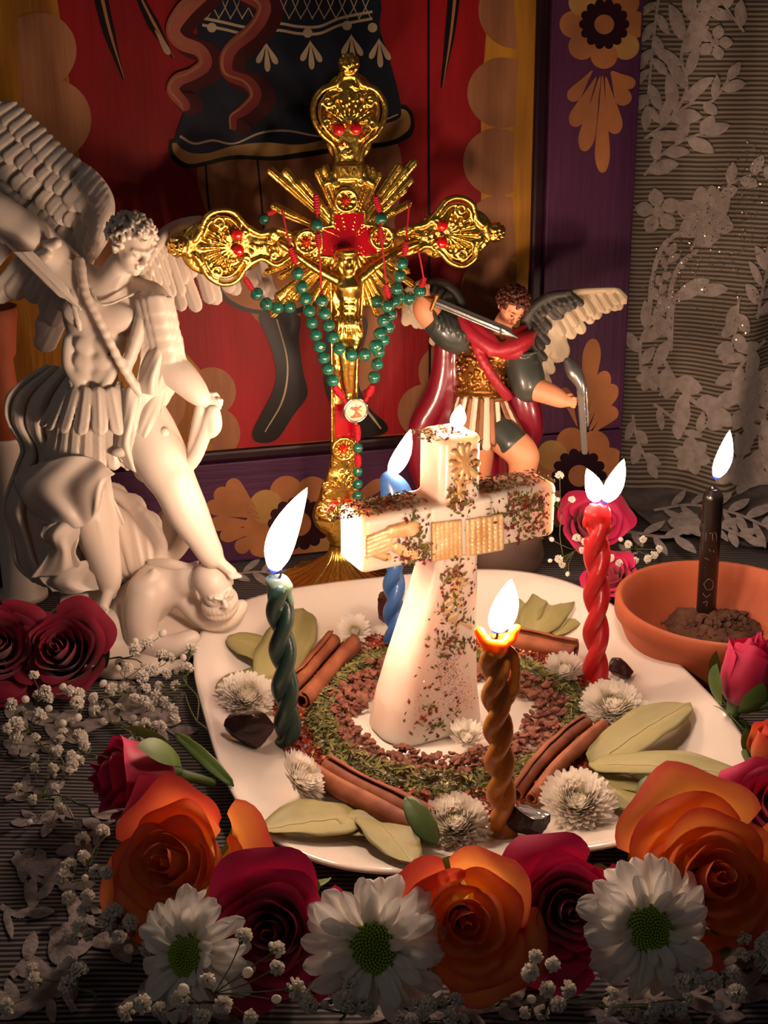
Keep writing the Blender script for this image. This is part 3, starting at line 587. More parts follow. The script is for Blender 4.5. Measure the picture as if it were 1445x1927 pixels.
# ---- cinnamon
m_cin = mat('cinnamon_bark', 'A5603C', .7, c2='7A3D22', vs=22, bump=.8, bs=90, stretch=(3, 3, 3)); m_cinin = mat('cinnamon_inside', '4A2012', .85)
def quill(p0, p1, r, label, turns=1.6, gap=1.05, bend=.0, seed=0, second=True, sq=1.0):
    rr = random.Random(seed); d = p1 - p0; L = np.linalg.norm(d); a, b, c = frame_of(d); root = thing('cinnamon_stick', label, 'cinnamon', (p0 + p1) / 2 - b * r, 'cinnamon sticks')
    sec = []                                         # a double scroll seen from its end
    for sd in ((-1, 1) if second else (1,)):
        q = []
        for i in range(22):
            t = i / 21; ang = (math.pi / 2 if sd == 1 else math.pi / 2) - sd * t * turns * 2 * math.pi * .9; rad = r * (1 - .55 * t); q.append((sd * r * gap * (1 if second else 0) + rad * math.cos(ang), rad * sq * math.sin(ang)))
        sec.append(q)
    for q in sec:
        n = 14; v = []
        for i in range(n):
            t = i / (n - 1); o = p0 + d * t + b * (math.sin(math.pi * t) * bend * L + .03 * math.sin(7 * t + seed)) + a * .02 * math.sin(11 * t + seed)
            k = 1 + .07 * math.sin(5 * t + seed * 2) + .03 * rr.uniform(-1, 1)
            for j, (x, y) in enumerate(q): e = 1 + .03 * math.sin(j * 1.7 + t * 6); v.append(o + a * x * k * e + b * y * k * e)
        T, F = thicken(v, n, len(q), r * .16); mk('bark_roll', T, F, m_cin, root)
    return root
quill(GP(548, 1318, .75), GP(645, 1208, .75), .56, 'pair of rolled cinnamon quills leaning up behind the green candle', seed=1)
quill(GP(602, 1448, .6), GP(808, 1560, .6), .58, 'cinnamon stick in front of the spice ring, above the bay leaves', seed=2, gap=.75)
quill(GP(1118, 1362, .55), GP(985, 1498, .5), .42, 'curled open cinnamon stick between the two right mums', seed=3, bend=.05)
quill(GP(952, 1198, .6), GP(1082, 1226, .6), .72, 'wide cinnamon bark roll behind the yellow candle', seed=4, second=False, turns=1.25)

# ---- dark resin lumps
m_res = mat('dark_resin', '1A0D0C', .42, c2='3A1210', vs=60, bump=1.0, bs=140, coat=.1); m_res2 = mat('maroon_resin', '4A1418', .35, c2='1E0A0C', vs=50, bump=.9, bs=120, coat=.15)
def lump(px, py, s, label, m, seed, rot=0):
    rr = random.Random(seed); p = GP(px, py, 0); v, f = ico(1, 4); out = []
    pl = [(nrm((rr.gauss(0, 1), rr.gauss(0, 1), rr.gauss(0, .8))), rr.uniform(.42, .85)) for _ in range(13)]
    for x in v:
        x = x * (1 + .10 * noise.noise(Vector(x * 2.3 + seed)) + .05 * noise.noise(Vector(x * 7 + seed)) + .03 * noise.noise(Vector(x * 16 + seed))); q = x * np.array(s)
        for nn, dd in pl:
            nn2 = nn; over = np.dot(q / np.array(s), nn2) - dd
            if over > 0: q = q - nn2 * np.array(s) * over * .85
        q = q * (1 + .05 * noise.noise(Vector(x * 3 + seed))); out.append(q)
    out = np.array(out); c_, s_ = math.cos(rot), math.sin(rot); out = np.stack([out[:, 0] * c_ - out[:, 1] * s_, out[:, 0] * s_ + out[:, 1] * c_, out[:, 2]], 1)
    out[:, 2] -= out[:, 2].min(); o = mk('resin_lump', out + p, f, m, o=p, smooth=False); tag(o, label, 'resin', 'resin lumps by the candles')
lump(478, 1402, (1.5, 1.1, 1.0), 'black resin lump at the foot of the green candle', m_res, 3)
lump(735, 1172, (1.15, .9, 1.15), 'dark maroon resin lump behind the blue candle', m_res2, 5)
lump(992, 1572, (1.15, .9, .95), 'black resin lump with maroon top at the foot of the yellow candle', m_res, 8, .2)
lump(1165, 1278, (1.0, .7, .62), 'flat maroon resin lump right of the red candle', m_res2, 12, -.3)

# ---- small pompon mums
m_mum = mat('mum_petal', 'F2E6CC', .6); uvramp(m_mum, [(0, 'C6DA6A'), (.2, 'E4EAA8'), (.42, 'FCF6EA'), (1, 'FFFBF4')], 1, .42, .08)
m_mumc = mat('mum_heart', '9CC23A', .6, c2='C3DA6A', vs=200)
def spoon(L, w, curl, tipup, nu=7, nv=3):
    v = []; uv = []
    for i in range(nu):
        t = i / (nu - 1); hw = w / 2 * (.35 + .65 * t) * (1 if t < .85 else math.sqrt(max(0, 1 - ((t - .85) / .155) ** 2)))
        a = curl * t; x = L * t * math.cos(a * .5); z = L * t * math.sin(a * .5) + tipup * L * t ** 3
        for j in range(nv): s = -1 + 2 * j / (nv - 1); v.append((x, s * hw, z + .35 * hw * s * s)); uv.append(((s + 1) / 2, t))
    return np.array(v), gridf(nu, nv), np.array(uv)
def mum_mesh(full, n, seed):
    rr = random.Random(seed); mb = MB()
    for i in range(n):
        q = (i / n) ** (.62); el = math.radians(86 - 92 * q * full); az = i * 2.39996 + rr.gauss(0, .08); L = (.34 + .66 * q) * rr.uniform(.92, 1.06); w = .125 + .115 * q
        v, f, uv = spoon(L, w, .9 - .5 * q, .05, 6, 3); v[:, 0] += .02
        ce, se = math.cos(el), math.sin(el); X = np.stack([v[:, 0] * ce - v[:, 2] * se, v[:, 1], v[:, 0] * se + v[:, 2] * ce], 1); ca, sa = math.cos(az), math.sin(az)
        uv[:, 1] = uv[:, 1] * (.12 + .88 * q); mb.add(np.stack([X[:, 0] * ca - X[:, 1] * sa, X[:, 0] * sa + X[:, 1] * ca, X[:, 2]], 1), f, uv)
    return mb
def mum(px, py, r, facing, label, lift=.5, full=1.0, n=230, seed=1):
    c = GP(px, py, lift); root = thing('pompon_mum', label, 'flower', c, 'small white mums on the plate'); mb = mum_mesh(full, int(n * 1.25), seed); V0 = np.concatenate(mb.v) * r
    V0[:, 2] *= 1.0; me = mesh('petals', V0 * U, mb.f, m_mum, True, np.concatenate(mb.uv)); q = quat_z(facing, seed)
    o = inst('petals', me, root, (0, 0, 0), q); o['kind'] = 'stuff'
    v, f = ico(.16 * r, 2); v[:, 2] += .30 * r; o = inst('flower_heart', mesh('flower_heart', v * U, f, m_mumc), root, (0, 0, 0), q)
    v, f = lathe([(0, -.12), (.22, -.1), (.28, .05), (.1, .2)], 12); o = inst('calyx', mesh('calyx', v * r * U, [x[::-1] for x in f], MATS['mum_heart']), root, (0, 0, 0), q)
    return root
mum(465, 1316, 1.68, (.12, -.35, 1), 'white mum left of the green candle on the bay leaves', .45, 1.0, 324, 1)
mum(560, 1470, 1.5, (.72, -.1, .55), 'white mum tipped on its side above the largest bay leaf', 1.0, .95, 310, 2)
mum(668, 1190, 1.15, (-.05, -.65, .8), 'small pale green mum beside the blue candle', .6, .8, 162, 3)
mum(858, 1556, 1.7, (-.05, -.35, 1), 'white mum at the front rim between the leaf blade and the yellow candle', .45, 1.0, 324, 4)
mum(876, 1392, 1.15, (.05, -.45, 1), 'greenish mum at the foot of the wax cross', .45, .72, 148, 5)
mum(1062, 1268, 1.35, (-.05, -.3, 1), 'white mum on the spice ring left of the red candle', .35, .8, 202, 6)
mum(1152, 1336, 1.85, (.05, -.35, 1), 'large white mum just in front of the red candle', .45, 1.0, 337, 7)
mum(1086, 1515, 1.85, (.0, -.4, 1), 'full white mum at the lower right beside the black resin lump', .5, 1.0, 337, 8)

# ================================================================ CANDLES
def wax(name, c, c2=None, rough=.35, sss=.35, **k): return mat(name, c, rough, sss=sss, sssr=.006, c2=c2, coat=.15, bump=.15, bs=60, **k)
m_wgreen = wax('green_wax', '33524A', '2B453F'); m_wgreen2 = wax('pale_green_wax', '86A892', sss=.6); m_wblue = wax('blue_wax', '3C6AA8', '345E98'); m_wred = wax('red_wax', 'D8282C', 'C01F26', sss=.5)
m_wyel = wax('honey_wax', 'B8792A', 'A8691F', sss=.45); m_wyel2 = wax('molten_honey_wax', 'F0A020', sss=.7); m_wblack = mat('black_wax', '16120F', .3, coat=.3); m_wick = mat('charred_wick', '1A1412', .9)
def flame_mat():
    m = bpy.data.materials.new('flame'); m.use_nodes = True; nt = m.node_tree; N = nt.nodes; L = nt.links; N.remove(N['Principled BSDF'])
    e = N.new('ShaderNodeEmission'); uv = N.new('ShaderNodeUVMap'); sp = N.new('ShaderNodeSeparateXYZ'); L.new(uv.outputs[0], sp.inputs[0])
    r = N.new('ShaderNodeValToRGB'); cr = r.color_ramp; st = [(0, (.02, .06, .9, 1)), (.06, (.08, .14, .85, 1)), (.14, (1, .6, .45, 1)), (.4, (1, .70, .50, 1)), (1, (1, .64, .40, 1))]
    while len(cr.elements) < len(st): cr.elements.new(.5)
    for q, (p, c) in zip(cr.elements, st): q.position = p; q.color = c
    s = N.new('ShaderNodeValToRGB'); cs = s.color_ramp; ss = [(0, .006), (.07, .008), (.16, .55), (.5, 1), (1, .8)]
    while len(cs.elements) < len(ss): cs.elements.new(.5)
    for q, (p, c) in zip(cs.elements, ss): q.position = p; q.color = (c, c, c, 1)
    mu = N.new('ShaderNodeMath'); mu.operation = 'MULTIPLY'; mu.inputs[1].default_value = FLAME
    L.new(sp.outputs[1], r.inputs[0]); L.new(sp.outputs[1], s.inputs[0]); L.new(s.outputs[0], mu.inputs[0]); L.new(r.outputs[0], e.inputs[0]); L.new(mu.outputs[0], e.inputs[1]); L.new(e.outputs[0], N['Material Output'].inputs[0]); return m
m_flame = flame_mat()
def flame(parent, base, tip, w, bow=.12):
    """base, tip in cm; a leaning teardrop"""
    d = tip - base; L = np.linalg.norm(d); a, b, c = frame_of(d); n = 20; side = np.array([1.0, 0, 0]); vs = []; uv = []; sg = 16
    for i in range(n):
        t = i / (n - 1); o = base + d * t + side * bow * L * (math.sin(math.pi * t) * -.5); r = w / 2 * (math.sin(math.pi * t ** .72) ** .8 if 0 < t < 1 else .01) * (1.0 if t > .2 else .8 + t)
        for k in range(sg): th = 2 * math.pi * k / sg; vs.append(o + (a * math.cos(th) + b * math.sin(th)) * max(r, .004)); uv.append((k / sg, t))
    F = [(i * sg + k, i * sg + (k + 1) % sg, (i + 1) * sg + (k + 1) % sg, (i + 1) * sg + k) for i in range(n - 1) for k in range(sg)]
    return mk('flame', vs, F, m_flame, parent, uv=uv)
def wick(parent, a, b): v, f = tube(spline([a, (a + b) / 2 + np.array([.03, 0, 0]), b], 4), .055, 6); return mk('wick', v, f, m_wick, parent)
def twist(base, top, r, pitch, m, label, topfn=None, ph=0.0, name='twisted_taper_candle'):
    root = thing(name, label, 'candle', base, 'twisted taper candles'); lo = np.minimum(base, top) - 1.5; hi = np.maximum(base, top) + (1.6, 1.6, 4.0); C = Clay(lo, hi, .055)
    d = top - base; L = np.linalg.norm(d); a, b, c = frame_of(d); n = int(L / .22)
    for s in (0, math.pi):
        P_ = [base + d * (i / n) + (a * math.cos(ph + s + 2 * math.pi * L * i / n / pitch) + b * math.sin(ph + s + 2 * math.pi * L * i / n / pitch)) * r * .46 for i in range(n + 1)]
        for i in range(n): C.cap(P_[i], P_[i + 1], r * .6, r * .6, .05)
    C.ball(base + nrm(d) * .1, (r * 1.05, r * 1.05, .16), .2)
    if topfn: topfn(C, top, r, root)
    C.put('wax_body', m, root); return root
def px_dir(base, px, py): return V(px, py, base[1])
# green
b0 = GP(543, 1398); t0 = px_dir(b0, 524, 1108)
def tg(C, t, r, root):
    D = Clay(t - 1.6, t + 1.7, .05)
    for x, z, q in ((0, .15, .5), (.25, .35, .34), (-.32, .42, .34), (.05, .5, .36), (.42, .1, .3), (-.1, -.2, .45)): D.ball(t + np.array([x, 0, z]), (q, q, q * .9), .15)
    D.cap(t + np.array([-.35, -.15, .3]), t + np.array([-.42, -.2, -.5]), .15, .12, .12); D.cap(t + np.array([.4, -.1, .1]), t + np.array([.62, -.1, -.75]), .2, .14, .12); D.cap(t + np.array([.15, -.35, .2]), t + np.array([.1, -.42, -.9]), .13, .1, .12)
    D.ball(t + np.array([0, -.05, .85]), (.3, .3, .3), .15, sub=True); D.put('melted_top', m_wgreen2, root)
g = twist(b0, t0, .66, 4.2, m_wgreen, 'dark green twisted candle with pale melted top and tall flame', tg)
wb = t0 + np.array([.05, 0, .55]); wick(g, wb, wb + np.array([.12, 0, .45])); flame(g, V(512, 1080, b0[1]), V(578, 918, b0[1]), 1.4, .1)
# blue
b1 = GP(742, 1216); t1 = px_dir(b1, 740, 985)
def tb(C, t, r, root):
    e = px_dir(b1, 730, 900); C.chain([t, t + np.array([.25, 0, 1.0]), t + np.array([.1, 0, 2.0]), e], [.75, .85, .7, .35], .3); C.cap(t + np.array([.4, 0, 1.9]), t + np.array([.95, -.1, .9]), .35, .35, .25)
    C.cap(t + np.array([-.3, 0, 1.8]), t + np.array([-.5, 0, .5]), .25, .3, .2); C.cap(t + np.array([.1, 0, 2.2]), t + np.array([.75, 0, 1.9]), .2, .12, .15)
g = twist(b1, t1, .62, 3.6, m_wblue, 'blue twisted candle behind the left arm of the wax cross', tb, 1.0)
wb = V(746, 898, b1[1]); wick(g, V(744, 905, b1[1]), V(742, 885, b1[1])); flame(g, V(732, 898, b1[1]), V(773, 808, b1[1]), .95, -.1)
# yellow
b2 = GP(946, 1568); t2 = px_dir(b2, 930, 1225)
def ty(C, t, r, root):
    D = Clay(t - 2.0, t + 2.0, .05); D.ball(t + np.array([0, 0, .2]), (.6, .6, .55), .2)
    D.chain([t + np.array([-.35, -.1, .5]), t + np.array([-.62, 0, .85]), t + np.array([-.72, 0, 1.0])], [.3, .18, .1], .15); D.chain([t + np.array([.35, 0, .5]), t + np.array([.7, 0, .6]), t + np.array([.82, 0, 1.0]), t + np.array([.98, 0, 1.12])], [.3, .2, .16, .1], .12)
    D.cap(t + np.array([-.3, -.3, .55]), t + np.array([.3, -.35, .5]), .2, .2, .15); D.ball(t + np.array([0, 0, .95]), (.38, .38, .38), .12, sub=True); D.put('melted_top', m_wyel2, root)
    C.chain([t + np.array([.45, .1, .2]), t + np.array([.85, .1, -.3]), t + np.array([.95, .1, -1.4]), t + np.array([.7, .05, -2.3])], [.16, .2, .22, .3], .1); C.ball(t + np.array([.9, .05, -1.9]), .26, .2)
    C.ball(GP(905, 1480, .25), .22, .1)
g = twist(b2, t2, .64, 3.3, m_wyel, 'honey yellow twisted candle with horned melted rim in front of the wax cross', ty, .6)
wick(g, t2 + np.array([.05, 0, .5]), t2 + np.array([.1, 0, 1.0])); flame(g, V(930, 1192, b2[1]), V(962, 1090, b2[1]), 1.15, -.1)
# red
b3 = GP(1120, 1288); t3 = px_dir(b3, 1124, 965)
def tr(C, t, r, root):
    C.ball(t + np.array([0, 0, -.05]), (.55, .55, .5), .25); C.cap(t + np.array([.0, 0, -.2]), t + np.array([.0, 0, .25]), .5, .42, .15)
    for x, z in ((-.62, -.5), (.62, -.9), (.6, -2.4), (-.5, -1.6)): C.ball(t + np.array([x, -.1, z]), (.17, .17, .3), .12)
    for x in (-.42, -.1, .25, .5): C.cap(t + np.array([x * .8, -.1, .2]), t + np.array([x, -.05, .52]), .1, .05, .1)
g = twist(b3, t3, .68, 4.6, m_wred, 'red twisted candle with two flames beside the terracotta saucer', tr, .2)
for a_, b_, w_f in (((1124, 946), (1104, 882), .95), ((1136, 948), (1174, 864), .95)):
    wick(g, V(a_[0], a_[1] + 8, b3[1]), V(a_[0], a_[1] - 10, b3[1])); flame(g, V(*a_, b3[1]), V(*b_, b3[1]), w_f, -.08)

# ---- terracotta saucer, soil, black candle
m_terra = mat('terracotta', 'B8603A', .7, c2='A5522F', vs=18, bump=.2, bs=120); m_soil = mat('dry_soil', '6B4A36', .95, c2='4A3226', vs=60, bump=.8, bs=300)
sx, sy = 19.6, 9.6
v, f = lathe([(0, .45), (4.3, .45), (4.7, .7), (5.35, 2.2), (5.6, 3.3), (5.72, 3.42), (5.9, 3.42), (6.02, 3.3), (6.02, 2.45), (5.85, 2.3), (5.7, 2.0), (5.2, .7), (5.0, .1), (4.8, 0), (0, 0)], 64, (sx, sy, 0))
tag(mk('terracotta_saucer', v, [q[::-1] for q in f], m_terra, o=(sx, sy, 0)), 'round terracotta saucer holding soil and the black candle', 'saucer')
pb = G(1330, 1150, 1.3); R = random.Random(4); mb = MB(); C = Clay((sx - 5, sy - 5, .2), (sx + 5, sy + 5, 2.6), .12)
C.ball((pb[0] + .4, pb[1] - .6, .35), (3.0, 2.3, .75), .2); C.ball((pb[0] - 1.1, pb[1] + .2, .5), (1.1, 1.1, .7), .3)
v, q = C.skin(); v = v + .22 * np.array([[noise.noise(Vector(x * 2.2 + k * 9)) for k in range(3)] for x in v])
soil = thing('soil_heap', 'dry brown soil crumbs heaped around the foot of the black candle', 'soil', (pb[0], pb[1], .45)); soil['kind'] = 'stuff'; mk('mound', v, q, m_soil, soil)
for i in range(430):
    a = R.uniform(0, 6.28); r = abs(R.gauss(0, 1)) * 1.5; x = pb[0] + .3 + r * 1.25 * math.cos(a); y = pb[1] - .5 + r * .95 * math.sin(a)
    if math.hypot(x - sx, y - sy) > 4.25: continue
    s = R.uniform(.07, .24) * (1 if i % 9 else 1.5); h = max(0, .75 * (1 - ((x - pb[0] - .4) / 3.0) ** 2 - ((y - pb[1] + .6) / 2.3) ** 2)); vv, ff = ico(1, 1); vv = vv * s * (R.uniform(.7, 1.2), R.uniform(.7, 1.2), R.uniform(.6, 1)) + np.array([[R.gauss(0, s * .12) for _ in range(3)] for _ in vv]); mb.add(vv + (x, y, .42 + h + s * .5), ff)
mb.put('crumbs', m_soil, soil, kind='stuff', smooth=False)
kb = np.array([pb[0] - .05, pb[1], .8]); kt = V(1343, 915, kb[1]); root = thing('black_candle', 'straight black candle with scratched marks standing in the terracotta saucer', 'candle', kb)
d = kt - kb; L = np.linalg.norm(d); a, b, c = frame_of(d)
C = Clay(np.minimum(kb, kt) - 1, np.maximum(kb, kt) + 1, .055); C.cap(kb, kt - c * .75, .585, .6, .02); C.cap(kt - c * .8, kt - c * .38, .54, .40, .1); C.ball(kt + c * .0, (.3, .3, .24), .05, sub=True); C.ball(kt - c * 2.6 + np.array([-.6, -.05, 0]), (.12, .12, .28), .1); C.ball(kb + c * .05, (.62, .62, .3), .2)
C.put('wax_body', m_wblack, root); wick(root, kt - c * .3, kt + c * .15); flame(root, V(1345, 903, kb[1]), V(1373, 810, kb[1]), .95, -.1)
m_scr = mat('scratch_in_wax', '6E6A66', .8)
def scratch(pts):
    P_ = []
    for x, y in pts:
        o = kb + (kt - kb) * ((V(x, y, kb[1])[2] - kb[2]) / (kt[2] - kb[2])); dx = V(x, y, kb[1])[0] - o[0]; P_.append((o[0] + dx, o[1] - math.sqrt(max(0, .6 ** 2 - dx * dx)) - .005, V(x, y - 0, kb[1] - .6)[2]))
    v, f = tube(spline(P_, 3), .018, 4); mk('etched_mark', v, f, m_scr, root)
for q in ([(1325, 1003), (1324, 1020)], [(1331, 1004), (1342, 1003), (1344, 1020)], [(1336, 1004), (1336, 1018)], [(1329, 1034), (1333, 1038)], [(1337, 1036), (1339, 1040)], [(1322, 1052), (1330, 1054)], [(1321, 1070), (1336, 1072)],
          [(1320, 1100), (1328, 1090), (1337, 1096), (1335, 1108), (1325, 1110), (1320, 1100)], [(1318, 1118), (1324, 1124), (1332, 1118)], [(1318, 1136), (1326, 1132), (1324, 1142)]): scratch(q)

# ---- the big wax cross
m_cross = mat('white_wax', 'F2D6C2', .38, sss=.75, sssr=.012, c2='F5E4D6', vs=20, bump=.35, bs=45, coat=.2); m_goldwax = mat('gilded_wax', 'D8A468', .42, metal=.25, c2='F0D2A0', vs=90, bump=.6, bs=200)
XC = Plane((0, 0, 0), 27); XC.o = G(800, 1403, .5) - XC.ew * 2.0; XC.o[2] = .5
cr = thing('cross_candle', 'large white wax cross candle pressed with dried herbs at the middle of the plate', 'candle', XC.o)
C = Clay((-7.5, -3.2, -.2), (8.5, 3.2, 17.8), .085)     # (u, -w, v)
def X(px, py, w=1.3): u, v = XC.uv(px, py, w); return np.array([u, -w, v])
ux = (X(833, 850)[0] + X(911, 850)[0]) / 2; top = X(852, 808, 0)[2]; arm_l = X(680, 1010)[0]; arm_r = X(1042, 960, 1.0)[0]; az = (X(760, 962)[2] + X(760, 1068)[2]) / 2; ah = (X(760, 962)[2] - X(760, 1068)[2]) / 2
hw = (X(911, 850)[0] - X(833, 850)[0]) / 2; print('CROSS', ux, top, arm_l, arm_r, az, ah, hw)
base_l, base_r = X(728, 1395, 1.9)[0], X(925, 1355, 1.9)[0]
LE = [(X(px_, py_)[2], X(px_, py_)[0]) for px_, py_ in ((728, 1400), (740, 1340), (762, 1265), (788, 1190), (810, 1130), (824, 1080))] + [(az, ux - hw), (top, ux - hw)]
def stem_fn(x, y, z):
    l = np.interp(z, [q[0] for q in LE], [q[1] for q in LE]); r = np.interp(z, [0, 2, 5, 9, 20], [base_r, base_r - .25, ux + hw + .12, ux + hw, ux + hw - .05]); c = (l + r) / 2; h = (r - l) / 2
    t = 1.25 + .8 * np.clip(1 - z / 9, 0, 1) ** 1.7; rr = .45 + 1.2 * np.clip(1 - z / 8, 0, 1); a = np.abs(x - c) - h + rr; b = np.abs(y) - t + rr; e = np.abs(z - top / 2) - top / 2 + np.minimum(rr, .5); a = a; b = b
    q2 = np.sqrt(np.maximum(a, 0) ** 2 + np.maximum(b, 0) ** 2) + np.minimum(np.maximum(a, b), 0) - rr; e = np.abs(z - top / 2) - top / 2; k2 = .35; e2 = e + k2; q3 = q2 + k2; return (np.sqrt(np.maximum(q3, 0) ** 2 + np.maximum(e2, 0) ** 2) + np.minimum(np.maximum(q3, e2), 0) - k2).astype(np.float32)
C.fn((-6, -3.1, -.2), (7, 3.1, 17.7), stem_fn, .3)
def stem_lr(z): return float(np.interp(z, [q[0] for q in LE], [q[1] for q in LE])), float(np.interp(z, [0, 2, 5, 9, 20], [base_r, base_r - .25, ux + hw + .12, ux + hw, ux + hw - .05]))
C.box(((arm_l + arm_r) / 2, 0, az), ((arm_r - arm_l) / 2, 1.28, ah), .38, None, .25)
C.box((ux - .1, -.12, az), (1.75, 1.32, ah * .96), .2, None, .12)
C.ball((ux, 0, top + .35), (1.25, .85, .75), .15, sub=True)
C.put('wax_body', m_cross, cr, xf=lambda v: XC.o + v[:, :1] * XC.eu - v[:, 1:2] * XC.ew + v[:, 2:] * XC.ev)
xf = lambda v: XC.o + np.asarray(v)[:, :1] * XC.eu - np.asarray(v)[:, 1:2] * XC.ew + np.asarray(v)[:, 2:] * XC.ev
D = Clay((-7.5, -2.4, 2), (7.5, -1.0, 17), .06); S0 = -1.27
def fl(a, b, ra, rb, th=.1, k=.05): a = X(*a); b = X(*b); a[1] = b[1] = S0; D.flat(a, b, ra, rb, (0, -1, 0), th, k)
# praying hands on the left arm, flower on the top, woven panels in the middle, garland down the stem
for i in range(5): fl((690, 1014 + i * 8), (738 - i * 2, 996 + i * 9), .14, .16, .16)
fl((736, 1000), (775, 994), .35, .42, .22); fl((745, 1030), (780, 1045), .28, .3, .16); fl((700, 1040), (730, 1050), .2, .2, .14)
for i in range(10):
    a = i * .63; fl((874 + 3 * math.cos(a), 872 + 4 * math.sin(a)), (874 + 24 * math.cos(a), 872 + 34 * math.sin(a)), .1, .2, .15)
for i in range(7): fl((858 + 5 * (i % 3), 905 + i * 7), (872 - 9 * (i % 4), 918 + i * 7), .12, .17, .13)
for x0, x1 in ((812, 862), (876, 940)):
    for i in range(7): x = x0 + (x1 - x0) * i / 6; D.chain([X(x, 985 - (x - 800) * .1) * (1, 0, 1) + (0, -1.47, 0), X(x + 1, 1052 - (x - 800) * .17) * (1, 0, 1) + (0, -1.47, 0)], .11, .08, 1)
    for i in range(9): y = 988 + i * 8; D.chain([X(x0, y - (x0 - 800) * .13) * (1, 0, 1) + (0, -1.47, 0), X(x1, y - (x1 - 800) * .15) * (1, 0, 1) + (0, -1.47, 0)], .085, .08, 1)
for i in range(12): y = 1085 + i * 14; x = 858 + 9 * math.sin(i * 1.3); fl((x, y), (x + 16 * math.cos(i * 2.1), y + 12), .13, .2, .13); fl((x, y), (x - 15, y + 9), .1, .16, .12)
D.put('gilded_relief', m_goldwax, cr, xf=xf)
m_fleaf = mat('stuck_herb', '4A4A20', .7, c2='7A7030', vs=150); m_frose = mat('stuck_rose_petal', '5A1216', .6, c2='8C2A22', vs=120); m_fsp = mat('stuck_spice', '8E3F1E', .8); m_gfl = mat('gold_fleck', 'F0C060', .2, metal=1)
def stuck(name, m, spots, L0, L1, w0, w1, seed):
    R.seed(seed); mb = MB()
    for cx, cy, sx_, sy_, n, top_ in spots:
        for _ in range(n):
            if top_:      # lying on an upward face: top_ = height there
                u = X(cx, cy)[0] + R.uniform(-1, 1) * sx_; o = np.array([u, R.uniform(-1.1, .95), top_ + R.uniform(.02, .12)]); nn = (R.gauss(0, .4), R.gauss(0, .4), 1)
            else:
                x = cx + R.gauss(0, 1) * sx_ * .55; y = cy + R.gauss(0, 1) * sy_ * .55; o = X(x, y); arm = abs(o[2] - az) < ah; o[1] = (-1.46 if arm and abs(o[0] - ux) < 1.8 else -1.3) - .8 * max(0, 1 - o[2] / 9) ** 1.7 - R.uniform(.02, .1)
                l_, r_ = stem_lr(o[2])
                if not arm and not (l_ + .2 < o[0] < r_ - .2) or o[2] > top - .1 or o[2] < .3 or arm and not (arm_l + .3 < o[0] < arm_r - .15): continue
                nn = (R.gauss(0, .35), -1, R.gauss(0, .35))
            nn = nrm(nn); a_, b_, _ = frame_of(nn); t = R.uniform(0, 6.28); d = a_ * math.cos(t) + b_ * math.sin(t); q = np.cross(nn, d); L = R.uniform(L0, L1); w = R.uniform(w0, w1)
            mb.add(xf([o - d * L / 2, o + q * w / 2, o + d * L / 2, o - q * w / 2, o + nn * w * .3]), [(0, 1, 4), (1, 2, 4), (2, 3, 4), (3, 0, 4)])
    mb.put(name, m, cr, kind='stuff', smooth=False)
AT = az + ah
SP = [(778, 1000, 22, 40, 50, 0), (780, 1040, 34, 22, 70, 0), (860, 940, 24, 28, 60, 0), (890, 895, 16, 40, 24, 0), (985, 945, 40, 26, 110, 0), (980, 985, 50, 30, 90, 0), (1020, 960, 14, 40, 30, 0), (850, 1130, 40, 60, 60, 0), (850, 1205, 50, 26, 50, 0), (850, 1080, 40, 30, 40, 0), (810, 1350, 44, 30, 34, 0), (830, 1300, 60, 60, 22, 0),
      (700, 955, 2.0, 0, 150, AT), (760, 955, 1.6, 0, 110, AT), (985, 915, 2.1, 0, 170, AT), (900, 930, 1.2, 0, 60, AT), (850, 800, 1.1, 0, 60, top - .12), (850, 800, 1.3, 0, 30, top - .03)]
stuck('stuck_herbs', m_fleaf, SP, .15, .5, .06, .2, 1); stuck('stuck_rose_petals', m_frose, [(a_, b_, c_, d_, int(n * .55), t_) for a_, b_, c_, d_, n, t_ in SP], .12, .34, .1, .26, 2)
stuck('gold_flecks', m_gfl, [(a_, b_, c_, d_, int(n * .3), t_) for a_, b_, c_, d_, n, t_ in SP if not t_], .06, .16, .05, .12, 3)
stuck('spice_powder', m_fsp, [(835, 1245, 22, 50, 420, 0), (850, 1290, 34, 50, 260, 0), (800, 1330, 36, 30, 90, 0), (820, 1050, 60, 40, 60, 0), (900, 1000, 60, 30, 120, 0)], .03, .1, .02, .07, 4)
wt = XC.P(ux, top, 0.0); wick(cr, wt + np.array([.05, 0, -.2]), wt + np.array([.1, 0, .25])); yw = wt[1]; flame(cr, V(856, 806, yw), V(866, 762, yw), .75, -.1)

